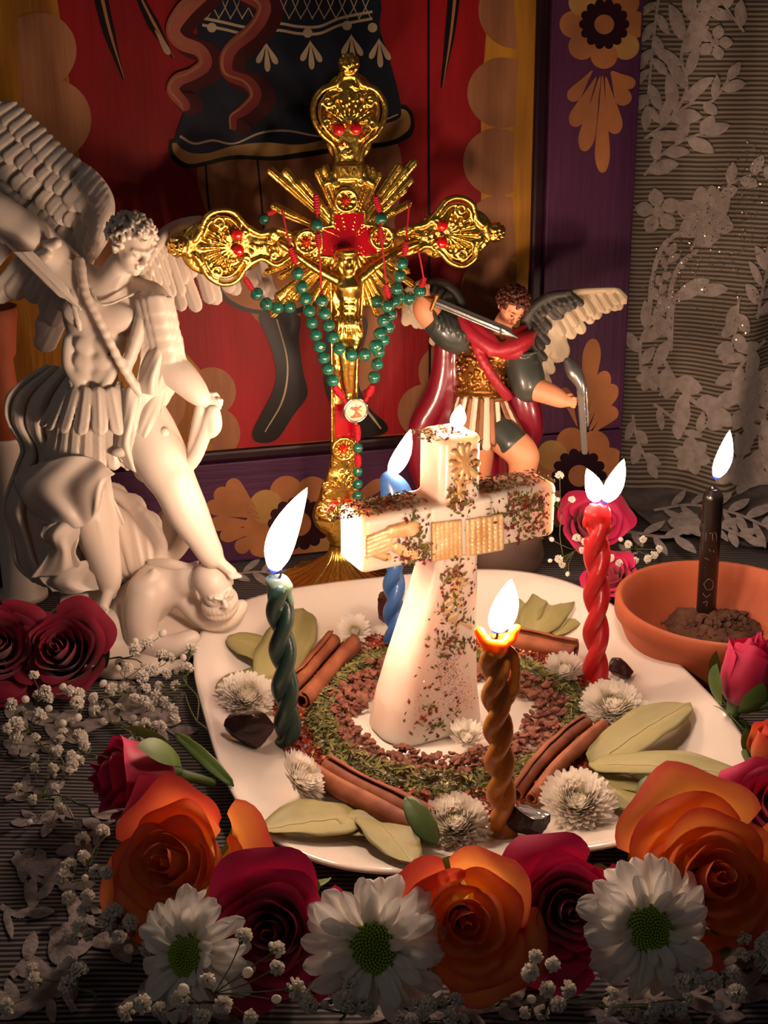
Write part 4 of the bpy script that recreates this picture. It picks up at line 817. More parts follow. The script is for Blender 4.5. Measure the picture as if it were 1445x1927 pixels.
# ================================================================ ROSES, DAISIES, BABY'S BREATH
m_ro = mat('orange_rose_petal', 'E07A28', .55, sheen=.2); uvramp(m_ro, [(0, 'FAD468'), (.35, 'FCB85C'), (.78, 'F9A450'), (.94, 'F2844A'), (1, 'E4604A')], 1, .42, .1)
m_ro2 = mat('coral_rose_petal', 'D8482A', .55, sheen=.2); uvramp(m_ro2, [(0, 'F6C050'), (.3, 'F49448'), (.7, 'EE7444'), (1, 'D84A40')], 1, .4, .1)
m_rm = mat('magenta_rose_petal', '9A0A3A', .55, sheen=.25); uvramp(m_rm, [(0, 'A01648'), (.5, 'BC1248'), (1, 'D01C5A')], 1, .18, .1)
m_rd = mat('crimson_rose_petal', '70061E', .55, sheen=.2); uvramp(m_rd, [(0, '4A0414'), (.6, '760620'), (1, '8A0A2E')], 1, .15, .1)
m_sepal = mat('sepal_green', '5C7434', .55, c2='3F5A28', vs=60, transl=.12); m_stemg = mat('stem_green', '4A5E2C', .6); m_rleaf = mat('rose_leaf', '4E6A30', .45); uvramp(m_rleaf, [(0, '3E5A28'), (.5, '5A7836'), (1, '6E8440')], 0, .15, .2)
def rose(name, label, c, facing, R_, m, seed, n=20, bud=0.0, spin=0.0, H=1.05, group='roses around the plate', sepals=5, m_out=None, q0=0.0):
    """c: middle of the bloom; petals wrap a spiral about the facing axis; bud 0 open .. 1 closed"""
    rr = random.Random(seed); ax = nrm(facing); q = quat_z(ax, spin); M3 = np.array(q.to_matrix()); base = np.asarray(c) - ax * R_ * H * .5
    root = thing(name, label, 'rose', base, group); nu, nv = 15, 21
    for i in range(n):
        k = i / (n - 1); k = q0 + (1 - q0) * k; az0 = i * 2.2 + rr.gauss(0, .15); rb = R_ * (.07 + (.82 - .32 * bud) * k ** 1.05); al = math.radians(128 - 74 * k ** .6 + 18 * bud) * rr.uniform(.92, 1.08)
        hh = R_ * H * (1.0 - .12 * k ** 2 + rr.uniform(-.04, .04)) * (1 + .35 * bud); curl = (k ** 1.5) * (1 - .8 * bud) * rr.uniform(.7, 1.25); ph = rr.uniform(0, 6); v = []; uv = []; tipn = rr.uniform(.02, .10); lean = rr.uniform(-.12, .12)
        for a in range(nu):
            t = a / (nu - 1)
            for b in range(nv):
                s = -1 + 2 * b / (nv - 1); te = t * (1 - .2 * abs(s) ** 3.0) + tipn * t * max(0, 1 - abs(s) * 2.2)
                rise = (1 - (1 - min(te, 1)) ** 2.4) ** .62; rho = rb * (.18 + .82 * rise) * (1 - (.30 * (1 - k) + .38 * bud) * te ** 2)
                lip = max(0, te - .62) / .38; rho += R_ * .38 * curl * lip ** 1.7; z = hh * te ** 1.15 - R_ * .36 * curl * lip ** 2.2 - R_ * .10 * k * (1 - bud)
                edge = abs(s) ** 2; rho *= 1 + .05 * s + .16 * curl * edge * lip; ruf = .045 * R_ * (k ** .8) * math.sin(3.1 * s * 2 + ph) * te ** 3; rho += ruf; z += ruf * .6 + lean * s * R_ * te * k
                an = az0 + s * al * (.42 + .58 * math.sin(math.pi * min(.5, te * .62 + .1))); v.append((rho * math.cos(an), rho * math.sin(an), z)); uv.append(((s + 1) / 2, t))
        X_ = np.array(v) @ M3.T + base; mm = m_out if (m_out is not None and k > .72 and i % 3 == 0) else m
        mk('petal', X_, gridf(nu, nv), mm, root, uv=uv)
    for i in range(sepals):
        az0 = i * 2 * math.pi / sepals + .4; v = []
        for a in range(9):
            t = a / 8; rho = R_ * (.12 + (.80 - .25 * bud) * (1 - (1 - t) ** 2) ** .6 * (1 if bud > .3 else .95)) ; z = R_ * H * (t * (.85 if bud > .3 else .35) - .14)
            for b in range(5): s = -1 + b / 2; an = az0 + s * .34 * math.sin(math.pi * min(1, t * .9 + .1)) ** .8; v.append(((rho + .04 * R_) * math.cos(an), (rho + .04 * R_) * math.sin(an), z))
        mk('sepal', np.array(v) @ M3.T + base, gridf(9, 5), m_sepal, root)
    pth = [base + ax * R_ * .05, base - ax * R_ * .35, base - ax * R_ * .7 + np.array([0, 0, -.3 if base[2] > 1.2 else 0])]; pth[-1][2] = max(pth[-1][2], .2); pth[-2][2] = max(pth[-2][2], .3)
    v, f = tube(pth, [R_ * .2, R_ * .09, R_ * .07], 10); mk('stem', v, f, m_stemg, root); return root
def at(px, py, z): return G(px, py, z)
rose('orange_rose', 'large orange rose at the left rim of the plate, below the magenta rosebud', at(335, 1628, 2.9), (-.35, -.72, .62), 3.2, m_ro, 3, 18, spin=.4, m_out=m_ro2)
rose('orange_rose', 'orange rose with a red heart in the middle of the front row', at(876, 1735, 2.8), (.05, -.85, .52), 2.7, m_ro, 8, 17, spin=1.4, m_out=m_ro2)
rose('orange_rose', 'largest orange rose at the right, behind the right daisy', at(1340, 1655, 3.2), (.02, -.72, .62), 3.6, m_ro, 12, 18, spin=2.2, m_out=m_ro2)
rose('magenta_rose', 'dark magenta rose between the middle orange rose and the right daisy', at(1072, 1712, 2.6), (0, -.85, .5), 2.5, m_rm, 21, 20, spin=.2)
rose('magenta_rose', 'shaded magenta rose between the left and the middle daisies', at(512, 1752, 2.4), (-.1, -.8, .55), 2.75, m_rm, 22, 20, spin=2)
rose('crimson_rose', 'crimson rose in front of the foot of the marble-white statue', at(118, 1228, 2.6), (-.12, -.72, .7), 2.6, m_rd, 31, 22, spin=1)
rose('crimson_rose', 'crimson rose cut by the left edge of the photo', at(-2, 1218, 2.8), (.1, -.7, .7), 2.6, m_rd, 32, 22, spin=2.6)
rose('magenta_rose', 'half closed magenta rosebud lying above the left orange rose', at(262, 1462, 2.6), (-.93, -.32, .22), 2.9, m_rm, 41, 14, bud=.55, spin=2.0, q0=.1)
rose('magenta_rose', 'upright magenta rosebud in front of the terracotta saucer', at(1402, 1275, 3.4), (.25, .12, .95), 2.75, m_rm, 42, 14, bud=.8, spin=1.1, q0=.1)
rose('magenta_rose', 'deep magenta rose behind the red candle, near the purple frame', at(1118, 985, 3.0), (.1, -.6, .7), 2.3, m_rm, 43, 18, spin=.6)
rose('magenta_rose', 'low magenta rose behind the red candle at the plate rim', at(1150, 1085, 1.8), (-.3, -.5, .8), 1.7, m_rm, 44, 16, spin=2.6)
rose('orange_rosebud', 'green and orange rosebud at the right edge below the magenta bud', at(1440, 1408, 2.4), (.1, -.25, .9), 1.7, m_ro2, 45, 10, bud=.85, spin=.3, q0=.1)
rose('magenta_rose', 'magenta rose peeking out behind the largest orange rose', at(1462, 1520, 2.8), (.2, -.5, .8), 2.0, m_rm, 46, 16, spin=.3)
for p0, p1, w, z0, z1, lab in (((822, 1590), (763, 1500), 1.1, 1.6, 2.6, 'narrow green rose leaf standing between the bay leaves and the front mum'), ((1232, 1545), (1216, 1460), 1.2, 1.8, 2.6, 'small green rose leaf above the largest orange rose'),
        ((560, 1700), (622, 1652), 1.3, 1.6, 1.9, 'green leaf tip behind the middle daisy'), ((1330, 1325), (1410, 1380), 1.4, .9, 1.0, 'dark green leaf under the upright magenta bud'), ((60, 1195), (132, 1130), 1.0, 2.4, 4.2, 'dark pointed leaf above the crimson rose'), ((1020, 1600), (960, 1625), 1.1, 1.6, 1.4, 'pale green leaf behind the dark magenta rose'),
        ((440, 1480), (330, 1380), .7, 1.6, 2.6, 'curved green sepal leaf along the magenta rosebud')):
    o = lay_leaf('rose_leaf', m_rleaf, at(*p0, z0), at(*p1, z1), w, None, seed=len(lab), roll=.5, bend=.12, wave=.03); tag(o, lab, 'leaf', 'rose leaves')

m_dp = mat('daisy_petal', 'EDE8E0', .55, sheen=.2); uvramp(m_dp, [(0, 'D6DCA8'), (.15, 'F6F2E8'), (1, 'FAF6F0')], 1, .35, .05); m_dc = mat('daisy_disc', '5C8A1C', .6, c2='8AAE34', vs=80, bump=.5, bs=300); m_dc2 = mat('daisy_disc_floret', '9DBB42', .6)
def daisy_petal(L, w, seed):
    rr = random.Random(seed); v = []; uv = []; nu, nv = 13, 7; cup = rr.uniform(.1, .35)
    for i in range(nu):
        t = i / (nu - 1); hw = w / 2 * (.35 + .65 * math.sin(min(1, t * 1.35) * math.pi / 2)) * (1 if t < .78 else math.sqrt(max(0.02, 1 - ((t - .78) / .225) ** 2)))
        for j in range(nv):
            s = -1 + 2 * j / (nv - 1); v.append((L * t, s * hw, L * (.16 * math.sin(math.pi * t * .8) - cup * t ** 3 * .5) + .22 * hw * s * s - .05 * w * math.cos(s * 6.3) * (t > .1))); uv.append(((s + 1) / 2, t))
    return mesh('petal', np.array(v) * U, gridf(nu, nv), m_dp, True, uv)
DPM = [daisy_petal(1, .29, i) for i in range(4)]
def daisy(px, py, z, facing, R_, label, seed, squash=None):
    rr = random.Random(seed); c = at(px, py, z); root = thing('white_daisy', label, 'flower', c, 'large white daisies in the front row'); q = quat_z(facing, seed * .7); M3 = q.to_matrix()
    for ring_, n, el, L in ((0, 19, -10, 1.0), (1, 18, 8, .96), (2, 14, 24, .84), (3, 9, 42, .6)):
        for i in range(n):
            az = 2 * math.pi * (i + ring_ * .5) / n + rr.gauss(0, .09); e = math.radians(el + rr.gauss(0, 9)); sc = R_ * L * rr.uniform(.86, 1.08)
            ql = q @ Quaternion((0, 0, 1), az) @ Quaternion((0, 1, 0), -e) @ Quaternion((1, 0, 0), rr.gauss(0, .18)); off = q @ Vector((math.cos(az) * R_ * .2, math.sin(az) * R_ * .2, -.04 * R_))
            inst('petal', DPM[rr.randrange(4)], root, np.array(off), ql, (sc * .84, sc, sc))
    v, f = ico(1, 3); v = v * (R_ * .34, R_ * .34, R_ * .17); v[:, 2] += R_ * .03; o = inst('disc', mesh('disc', v * U, f, m_dc), root, (0, 0, 0), q); mb = MB()
    for i in range(190):
        k = math.sqrt(i / 190); a = i * 2.39996; r = R_ * .35 * k; h = R_ * .17 * math.sqrt(max(0, 1 - (k * .95) ** 2)) + R_ * .05; s = R_ * (.017 + .014 * k); vv, ff = ico(1, 1); mb.add(vv * (s, s, s * 1.5) + (r * math.cos(a), r * math.sin(a), h), ff)
    o = inst('disc_florets', mesh('disc_florets', np.concatenate(mb.v) * U, mb.f, m_dc2), root, (0, 0, 0), q); o['kind'] = 'stuff'
    v, f = lathe([(.02, -.5), (.12, -.45), (.14, -.25), (.32, -.1), (.2, .0)], 14); inst('calyx', mesh('calyx', v * R_ * U, [x[::-1] for x in f], m_sepal), root, (0, 0, 0), q)
    return root
daisy(360, 1797, 2.2, (-.48, -.72, .45), 2.5, 'shaded white daisy turned away at the lower left below the orange rose', 3)
daisy(704, 1782, 2.6, (-.02, -.85, .5), 2.75, 'white daisy facing forward in the middle of the front row', 5)
daisy(1218, 1745, 2.8, (.12, -.85, .45), 2.65, 'white daisy between the dark magenta rose and the largest orange rose', 9)

# baby's breath
m_bb = mat('babys_breath_petal', 'FBF6EC', .7, transl=.4); m_bs = mat('babys_breath_stem', '5A6238', .6)
def bb_mesh(seed):
    rr = random.Random(seed); mb = MB()
    for i in range(26):
        k = (i + .5) / 26; el = math.asin(1 - 1.5 * k) if k < 1 else 0; az = i * 2.39996; d = np.array([math.cos(az) * math.cos(el), math.sin(az) * math.cos(el), math.sin(el)]); a, b, _ = frame_of(d, (rr.gauss(0, 1), rr.gauss(0, 1), 1)); r = rr.uniform(.75, 1.05); w = rr.uniform(.28, .42)
        mb.add([d * .2, d * r * .75 + a * w, d * r + a * w * .4 + b * .12, d * r * .96 - b * .1, d * r - a * w * .4 + b * .12, d * r * .75 - a * w, d * r * .7 + b * w * .8], [(0, 1, 2, 3), (0, 3, 4, 5), (0, 5, 6, 1), (1, 6, 3, 2), (6, 5, 4, 3)])
    v, f = lathe([(0, -1.0), (.18, -.9), (.3, -.5), (.35, -.2)], 6); return mesh('blossom', np.concatenate(mb.v) * U, mb.f, m_bb, False), mesh('calyx', v * U, [x[::-1] for x in f], m_bs)
BBM = [bb_mesh(i) for i in range(5)]; v, f = ico(1, 2); BUD = mesh('bud', v * U, f, m_bb)
def sprig(root_px, z0, pts, label, seed, zr=(.5, 2.6), r=(.30, .42)):
    rr = random.Random(seed); o = at(*root_px, z0); root = thing('babys_breath_sprig', label, 'flower', o, "baby's breath sprigs"); mb = MB(); P_ = []
    for q in pts:
        z = rr.uniform(*zr) if len(q) < 3 else q[2]; P_.append(at(q[0], q[1], z))
    P_ = np.array(P_); mid = P_.mean(0) * .5 + o * .5; mid[2] = max(mid[2], .4)
    fork = [o * .3 + mid * .7] + [P_[rr.randrange(len(P_))] * .55 + mid * .45 - np.array([0, 0, .2]) for _ in range(max(2, len(P_) // 5))]
    v, f = tube(spline([o, (o + fork[0]) / 2 + np.array([.2, 0, .1]), fork[0]], 4), .055, 5); mb.add(v, f)
    for k in fork[1:]:
        k[2] = max(k[2], .25); v, f = tube(spline([fork[0], (fork[0] + k) / 2 + np.array([rr.gauss(0, .2), rr.gauss(0, .2), .15]), k], 3), .04, 5); mb.add(v, f)
    for p in P_:
        k = min(fork[1:], key=lambda w: np.linalg.norm(w - p)); d = nrm(p - k + np.array([0, -.2, .4])); rad = rr.uniform(*r)
        v, f = tube(spline([k, (k + p) / 2 + np.array([rr.gauss(0, .1), rr.gauss(0, .1), -.05]), p - d * rad * .8], 3), .026, 4); mb.add(v, f); q = quat_z(d, rr.uniform(0, 6))
        if rr.random() < .16: inst('bud', BUD, root, p - o, q, (rad * .5, rad * .5, rad * .62))
        else: a, b = BBM[rr.randrange(5)]; w = inst('blossom', a, root, p - o, q, rad); c = bpy.data.objects.new('calyx', b); COL.objects.link(c); c.parent = w
    mb.put('stem', m_bs, root); return root
RB = random.Random(77)
def cl(cx, cy, sx_, sy_, n): return [(cx + RB.gauss(0, sx_), cy + RB.gauss(0, sy_)) for _ in range(n)]
sprig((205, 1240), 1.6, [(255, 1207, 3.0), (254, 1222, 2.8), (276, 1211, 2.9), (306, 1192, 3.2), (241, 1256, 2.6), (305, 1234, 2.4), (320, 1238, 2.4), (287, 1261, 2.2), (268, 1273, 2.0), (314, 1268, 2.0), (276, 1262, 2.2)], "baby's breath sprig with dark stalk crossing the foot of the white statue", 1)
sprig((400, 1400), 1.2, [(345, 1237, 2.6), (338, 1262, 2.2), (352, 1258, 2.4), (360, 1222, 2.8), (300, 1290, 1.6), (330, 1290, 1.5), (295, 1310, 1.2), (312, 1320, 1.2), (325, 1335, 1.2), (285, 1330, 1.0), (270, 1300, 1.2)], "baby's breath sprig whose green stem runs along the left rim of the plate", 2)
sprig((130, 1300), 1.0, [(64, 1271, 3.2), (85, 1300, 2.6), (48, 1316, 2.4), (22, 1326, 2.2), (90, 1313, 2.2), (118, 1292, 2.8), (130, 1300, 2.6), (145, 1322, 2.0), (148, 1306, 2.2), (194, 1286, 2.0), (92, 1333, 1.8), (118, 1360, 1.4), (147, 1350, 1.4)], "baby's breath sprig in front of the crimson roses", 3)
sprig((250, 1400), .8, cl(245, 1340, 34, 30, 16), "baby's breath sprig above the magenta rosebud", 4, (.5, 1.6)); sprig((260, 1290), .8, cl(225, 1300, 30, 22, 10), "baby's breath sprig between the crimson rose and the white mum", 5, (.6, 2))
sprig((120, 1440), .6, cl(35, 1375, 30, 36, 16), "baby's breath clump at the left edge below the crimson roses", 6, (.5, 2)); sprig((180, 1430), .6, cl(140, 1395, 36, 26, 14), "baby's breath clump left of the magenta rosebud", 7, (.4, 1.6))
sprig((170, 1530), .6, cl(95, 1480, 40, 34, 14), "thin baby's breath sprig on the lace left of the orange rose", 8, (.3, 1.2), (.22, .32)); sprig((200, 1560), 1.0, [(193, 1565, 2.2), (155, 1580, 1.6), (158, 1612, 1.6), (130, 1630, 1.2), (120, 1650, 1.0), (200, 1642, 2.8), (180, 1640, 2.6), (160, 1652, 1.4), (165, 1685, 1.2), (130, 1690, .8)], "baby's breath sprig touching the left side of the orange rose", 9)
sprig((250, 1760), .6, cl(215, 1760, 46, 34, 15), "shaded baby's breath sprig left of the daisy at lower left", 10, (.4, 2.0)); sprig((180, 1880), .6, cl(130, 1830, 50, 40, 9), "sparse baby's breath sprig on the lace at the lower left", 11, (.3, 1.0))
sprig((420, 1900), 1.0, [(458, 1762, 4.6), (520, 1787, 4.4), (466, 1830, 4.2), (520, 1822, 4.4), (390, 1845, 3.4), (345, 1862, 3.0), (270, 1890, 2.6), (342, 1880, 2.4), (420, 1890, 2.6), (520, 1880, 2.6), (240, 1905, 2), (300, 1900, 2.2), (380, 1915, 2), (470, 1915, 2.2), (555, 1860, 3)], "baby's breath sprig spilling below the shaded magenta rose", 12, (.5, 2.6), (.3, .42))
sprig((640, 1920), .6, cl(640, 1888, 46, 20, 13), "baby's breath sprig below the middle daisy", 13, (.6, 2.2)); sprig((800, 1925), .6, cl(820, 1900, 60, 16, 12), "baby's breath sprig at the bottom edge below the middle orange rose", 14, (.4, 1.6))
sprig((1000, 1915), .6, [(1008, 1800, 4.2), (1040, 1815, 4), (998, 1830, 3.8), (1030, 1862, 2.8), (1068, 1862, 2.8), (1050, 1890, 2), (1000, 1880, 2), (990, 1905, 1.4), (1150, 1870, 2.4), (1145, 1895, 1.8), (1220, 1895, 1.6), (1290, 1880, 1.8), (1020, 1905, 1)], "baby's breath sprig below the dark magenta rose", 15, (.5, 2), (.28, .38))
sprig((1350, 1860), .8, cl(1345, 1830, 40, 26, 13), "baby's breath sprig below the right daisy", 16, (.6, 2.6)); sprig((1440, 1800), .8, cl(1420, 1800, 26, 30, 8), "baby's breath sprig at the right edge below the largest orange rose", 17, (.6, 2.6)); sprig((1200, 1925), .4, cl(1240, 1905, 60, 14, 8), "baby's breath blossoms at the bottom edge below the right daisy", 18, (.3, 1.4))
sprig((1060, 1080), .8, [(1053, 895, 8.0), (1038, 1015, 4.4), (1085, 1012, 4.4), (1052, 1052, 3.2), (1035, 1055, 3.2), (1068, 1080, 2.2), (1058, 1062, 2.6), (1095, 1035, 3.6), (1050, 940, 6.8), (1076, 940, 6.8), (1100, 1020, 4.2), (1040, 940, 6.6)], "baby's breath sprig between the wax cross and the red candle", 19, (.5, 2), (.24, .32))
sprig((1150, 1040), .8, [(1168, 1015, 4), (1182, 1024, 3.6), (1210, 1015, 3.8), (1240, 1033, 3.2), (1195, 1055, 2.6), (1218, 1052, 2.6), (1150, 1050, 3), (1165, 1060, 2.6), (1230, 1045, 2.8), (1188, 1065, 2.2)], "baby's breath sprig between the red candle and the terracotta saucer", 20, (.5, 2), (.24, .32))

# ================================================================ GILT CRUCIFIX AND ROSARY
m_gold = mat('polished_gold', 'F6CB62', .25, metal=1, bump=.5, bs=260); m_goldr = mat('grained_gold', 'D69A34', .3, metal=1, bump=.8, bs=380)
m_gem = mat('red_gem', 'D00A14', .06, coat=1, spec=.8); m_enam = mat('red_enamel', 'A80A1E', .12, coat=1)
XP = Plane(G(637, 1092, 0), 15.3); PX = .0322
def Q(px, py, w=0.0): u, v = XP.uv(px, py, w); return np.array([u, -w, v])
def Qx(v): v = np.asarray(v); return XP.o + v[:, :1] * XP.eu - v[:, 1:2] * XP.ew + v[:, 2:] * XP.ev
crux = thing('gilt_crucifix', 'ornate gilt standing crucifix with red gems and sunburst in front of the painted panel', 'crucifix', XP.o)
C = Clay((-11, -1.9, 2), (12, .9, 34.5), .07)
def plate_c(pts, rs, th=.3, w=0.0): # solid flat body along a path; half-widths in px
    P_ = [Q(x, y, w) for x, y in pts]
    for i in range(len(P_) - 1): C.flat(P_[i], P_[i + 1], rs[i] * PX, rs[i + 1] * PX, (0, -1, 0), th, .08)
def rim(pts, r=.17, w=.28): C.chain([Q(x, y, w) for x, y in pts], r, .06, 5)
# bodies
plate_c([(657, 150), (657, 185), (657, 225), (657, 262), (655, 300), (655, 350), (652, 400)], [16, 46, 56, 44, 24, 26, 34])
plate_c([(912, 437), (885, 437), (858, 438), (825, 442), (795, 450), (760, 456), (700, 456)], [16, 44, 54, 44, 26, 22, 32])
plate_c([(362, 466), (390, 466), (418, 465), (452, 465), (485, 464), (520, 462), (600, 458)], [16, 50, 58, 46, 26, 22, 32])
plate_c([(652, 400), (652, 470), (655, 520), (650, 700), (646, 860), (643, 900)], [40, 44, 34, 27, 25, 34]); plate_c([(600, 456), (652, 452), (705, 450)], [34, 38, 34])
plate_c([(643, 900), (640, 930), (636, 965), (640, 1000), (640, 1035)], [26, 42, 52, 30, 15], .42)
for kx, ky in ((656, 122), (930, 437), (337, 464)): C.ball(Q(kx, ky, .1), (.62, .5, .6), .1)
for (kx, ky), (dx, dy) in (((656, 143), (1, 0)), ((915, 437), (0, 1)), ((356, 465), (0, 1))): C.cap(Q(kx - 15 * dx, ky - 15 * dy, .15), Q(kx + 15 * dx, ky + 15 * dy, .15), .2, .2, .05)
for i in range(26):
    a = i * 2.4; b = math.acos(1 - 2 * (i + .5) / 26)
    for kx, ky in ((656, 120), (932, 437), (334, 464)): C.ball(Q(kx, ky, .1) + .55 * np.array([math.sin(b) * math.cos(a), -abs(math.cos(b)), math.sin(b) * math.sin(a)]), .13, .04)
# rims and scrolls
T_ = [(640, 146), (632, 158), (605, 170), (590, 195), (591, 225), (606, 252), (628, 272), (634, 300), (625, 335), (612, 346)]
rim(T_); rim([(1313 - x, y) for x, y in T_]); rim([(x * .82 + 657 * .18, y * .82 + 215 * .18) for x, y in T_[2:7]], .1, .4); rim([(1313 - (x * .82 + 657 * .18), y * .82 + 215 * .18) for x, y in T_[2:7]], .1, .4)
Rr = [(908, 424), (896, 410), (890, 385), (868, 372), (842, 376), (822, 400), (800, 422), (770, 428), (752, 436)]
Rb = [(908, 450), (898, 462), (893, 485), (872, 500), (848, 494), (828, 474), (802, 462), (778, 474), (752, 478)]
Lr = [(366, 452), (376, 436), (388, 408), (412, 396), (440, 400), (462, 424), (490, 440), (520, 432), (545, 440)]
Lb = [(366, 480), (378, 494), (392, 520), (418, 534), (444, 528), (464, 502), (492, 486), (520, 498), (548, 482)]
for q_ in (Rr, Rb, Lr, Lb): rim(q_)
for q_, c_ in ((Rr, (862, 437)), (Rb, (862, 437)), (Lr, (414, 465)), (Lb, (414, 465))): rim([(x * .8 + c_[0] * .2, y * .8 + c_[1] * .2) for x, y in q_[1:6]], .1, .4)
def scroll(cx, cy, r, a0, turns, sgn=1, w=.42):
    rim([(cx + r * (1 - t * .8) * math.cos(a0 + sgn * t * turns * 6.28), cy + r * (1 - t * .8) * math.sin(a0 + sgn * t * turns * 6.28)) for t in np.linspace(0, 1, 9)], .085, w)
for s in (1, -1):
    scroll(657 - s * 40, 190, 13, 0, 1.3, s); scroll(657 - s * 44, 232, 10, 0, 1.2, -s); scroll(868, 437 - s * 42, 13, 1.5, 1.3, s); scroll(410, 465 - s * 46, 14, 1.5, 1.3, -s); scroll(820, 440 - s * 22, 9, 1.5, 1.1, -s); scroll(462, 464 - s * 24, 9, 1.5, 1.1, s)
    scroll(516, 462 - s * 20, 9, 0, 1.2, s); scroll(768, 452 - s * 18, 9, 0, 1.2, -s); scroll(655 - s * 24, 344, 8, 0, 1.2, s); scroll(638 - s * 34, 960, 13, 0, 1.3, s); scroll(640 - s * 26, 915, 9, 0, 1.2, -s)
# shells
def shell(cx, cy, a0, R0, R1, n=9, sp=2.5):
    for i in range(n):
        a = a0 + (i / (n - 1) - .5) * sp; ln = R1 * (1 - .22 * abs(i / (n - 1) - .5) * 2); A = (cx + R0 * math.cos(a), cy + R0 * math.sin(a)); B = (cx + ln * math.cos(a), cy + ln * math.sin(a)); C.cap(Q(*A, .36), Q(*B, .34), .06, .15, .04)
        for t in (.45, .65, .85): C.ball(Q(A[0] + (B[0] - A[0]) * t, A[1] + (B[1] - A[1]) * t, .44), .07 + .05 * t, .03)
shell(657, 236, -math.pi / 2, 8, 62); shell(838, 440, 0, 6, 58); shell(440, 465, math.pi, 6, 62); shell(638, 985, math.pi / 2 * -1, 8, 46, 7); shell(646, 925, -math.pi / 2, 4, 30, 5, 2)
R = random.Random(3)
for cx, cy, rx, ry, n in ((657, 205, 44, 46, 46), (862, 437, 44, 46, 46), (412, 465, 46, 50, 50), (655, 290, 14, 26, 14), (790, 450, 26, 12, 16), (500, 463, 28, 12, 16), (638, 955, 38, 40, 46), (646, 885, 18, 22, 16)):
    for _ in range(n): C.ball(Q(cx + R.uniform(-rx, rx), cy + R.uniform(-ry, ry), .3), (R.uniform(.06, .17), .14, R.uniform(.06, .17)), .04)
# sunburst
for x, y, w in ((510, 322, 9), (530, 338, 8), (538, 324, 9), (555, 345, 8), (572, 344, 9), (515, 388, 8), (528, 396, 8), (540, 404, 8), (598, 325, 8), (612, 318, 9), (622, 330, 8), (778, 307, 9), (762, 322, 8), (750, 316, 9), (772, 340, 8), (760, 358, 8), (768, 384, 8), (700, 322, 8), (712, 330, 8), (690, 318, 8), (742, 352, 8), (736, 398, 8),
                (515, 590, 9), (530, 570, 8), (524, 556, 9), (545, 550, 8), (502, 512, 7), (530, 520, 8), (560, 560, 8), (578, 575, 8), (600, 565, 8), (620, 560, 8), (770, 566, 9), (752, 575, 8), (740, 560, 8), (722, 572, 8), (706, 560, 8), (690, 570, 8), (775, 535, 8), (765, 510, 7), (600, 590, 7), (708, 590, 7)):
    a = Q(655 + (x - 655) * .18, 452 + (y - 452) * .18, .12); b = Q(x, y, .12); C.flat(a, b, .16, w * PX, (0, -1, 0), .1, .03, .16)
# middle: framed red cross, medallions, plaque
for x0, y0, x1, y1 in ((626, 400, 626, 425), (626, 425, 600, 428), (686, 398, 686, 424), (686, 424, 712, 424), (600, 482, 624, 484), (712, 480, 690, 482), (622, 500, 624, 640), (686, 500, 676, 640), (624, 640, 625, 880), (672, 640, 668, 880)): C.cap(Q(x0, y0, .3), Q(x1, y1, .3), .1, .1, .03)
for x, y in ((651, 377), (577, 455), (718, 447), (647, 845)):
    C.ball(Q(x, y, .3), (.68, .25, .68), .04); rim([(x + 20 * math.cos(t), y + 20 * math.sin(t)) for t in np.linspace(0, 6.283, 13)], .12, .5)
    for t in range(8): C.ball(Q(x + 13 * math.cos(t * .785), y + 13 * math.sin(t * .785), .52), .12, .03)
C.box(Q(657, 323, .3), (.8, .25, .5), .06, None, .03)
# the hanging figure
hd = Q(653, 488, 1.0); C.ball(hd, (.52, .5, .66), .1); C.ball(hd + (0, -.1, .45), (.62, .55, .28), .1); C.cap(hd + (0, -.42, .05), hd + (0, -.58, -.18), .08, .1, .06); C.ball(hd + (0, -.3, -.55), (.34, .3, .35), .12)
for s in (-1, 1): C.chain([hd + (s * .45, -.1, .2), hd + (s * .5, -.2, -.4), hd + (s * .35, -.2, -.8)], [.16, .15, .08], .06)
for i in range(14): C.ball(hd + (.6 * math.cos(i * .449), .52 * math.sin(i * .449), .42 + .08 * (i % 2)), .11, .03)
C.cap(Q(653, 512, .85), Q(656, 535, .85), .4, .75, .3); C.ball(Q(656, 545, .85), (.85, .5, .85), .3); C.ball(Q(657, 580, .85), (.62, .42, .9), .3)
for s in (-1, 1): C.ball(Q(656 + s * 12, 540, 1.15), (.36, .2, .3), .1)
for k in range(3):
    for s in (-1, 1): C.ball(Q(656 + s * 6, 562 + k * 13, 1.22), (.18, .1, .15), .06)
C.chain([Q(636, 528, .85), Q(600, 508, .7), Q(572, 490, .6), Q(545, 470, .5), Q(528, 458, .5)], [.32, .27, .22, .19, .2], .12); C.chain([Q(676, 526, .85), Q(706, 500, .75), Q(735, 482, .6), Q(762, 468, .5), Q(785, 458, .5)], [.32, .27, .22, .19, .2], .12)
C.ball(Q(657, 612, .85), (.85, .6, .75), .2)
for i in range(6): C.chain([Q(634 + i * 9, 596, 1.3), Q(638 + i * 7, 612, 1.45), Q(632 + i * 10, 632, 1.3)], .1, .05)
C.chain([Q(640, 625, .9), Q(648, 670, 1.3), Q(650, 715, .9), Q(655, 742, .75)], [.42, .32, .25, .2], .15); C.chain([Q(672, 625, .9), Q(662, 672, 1.2), Q(660, 715, .8), Q(658, 745, .7)], [.4, .32, .24, .2], .15); C.ball(Q(656, 750, .8), (.28, .3, .4), .1)
C.put('gilt_body', m_gold, crux, xf=Qx)
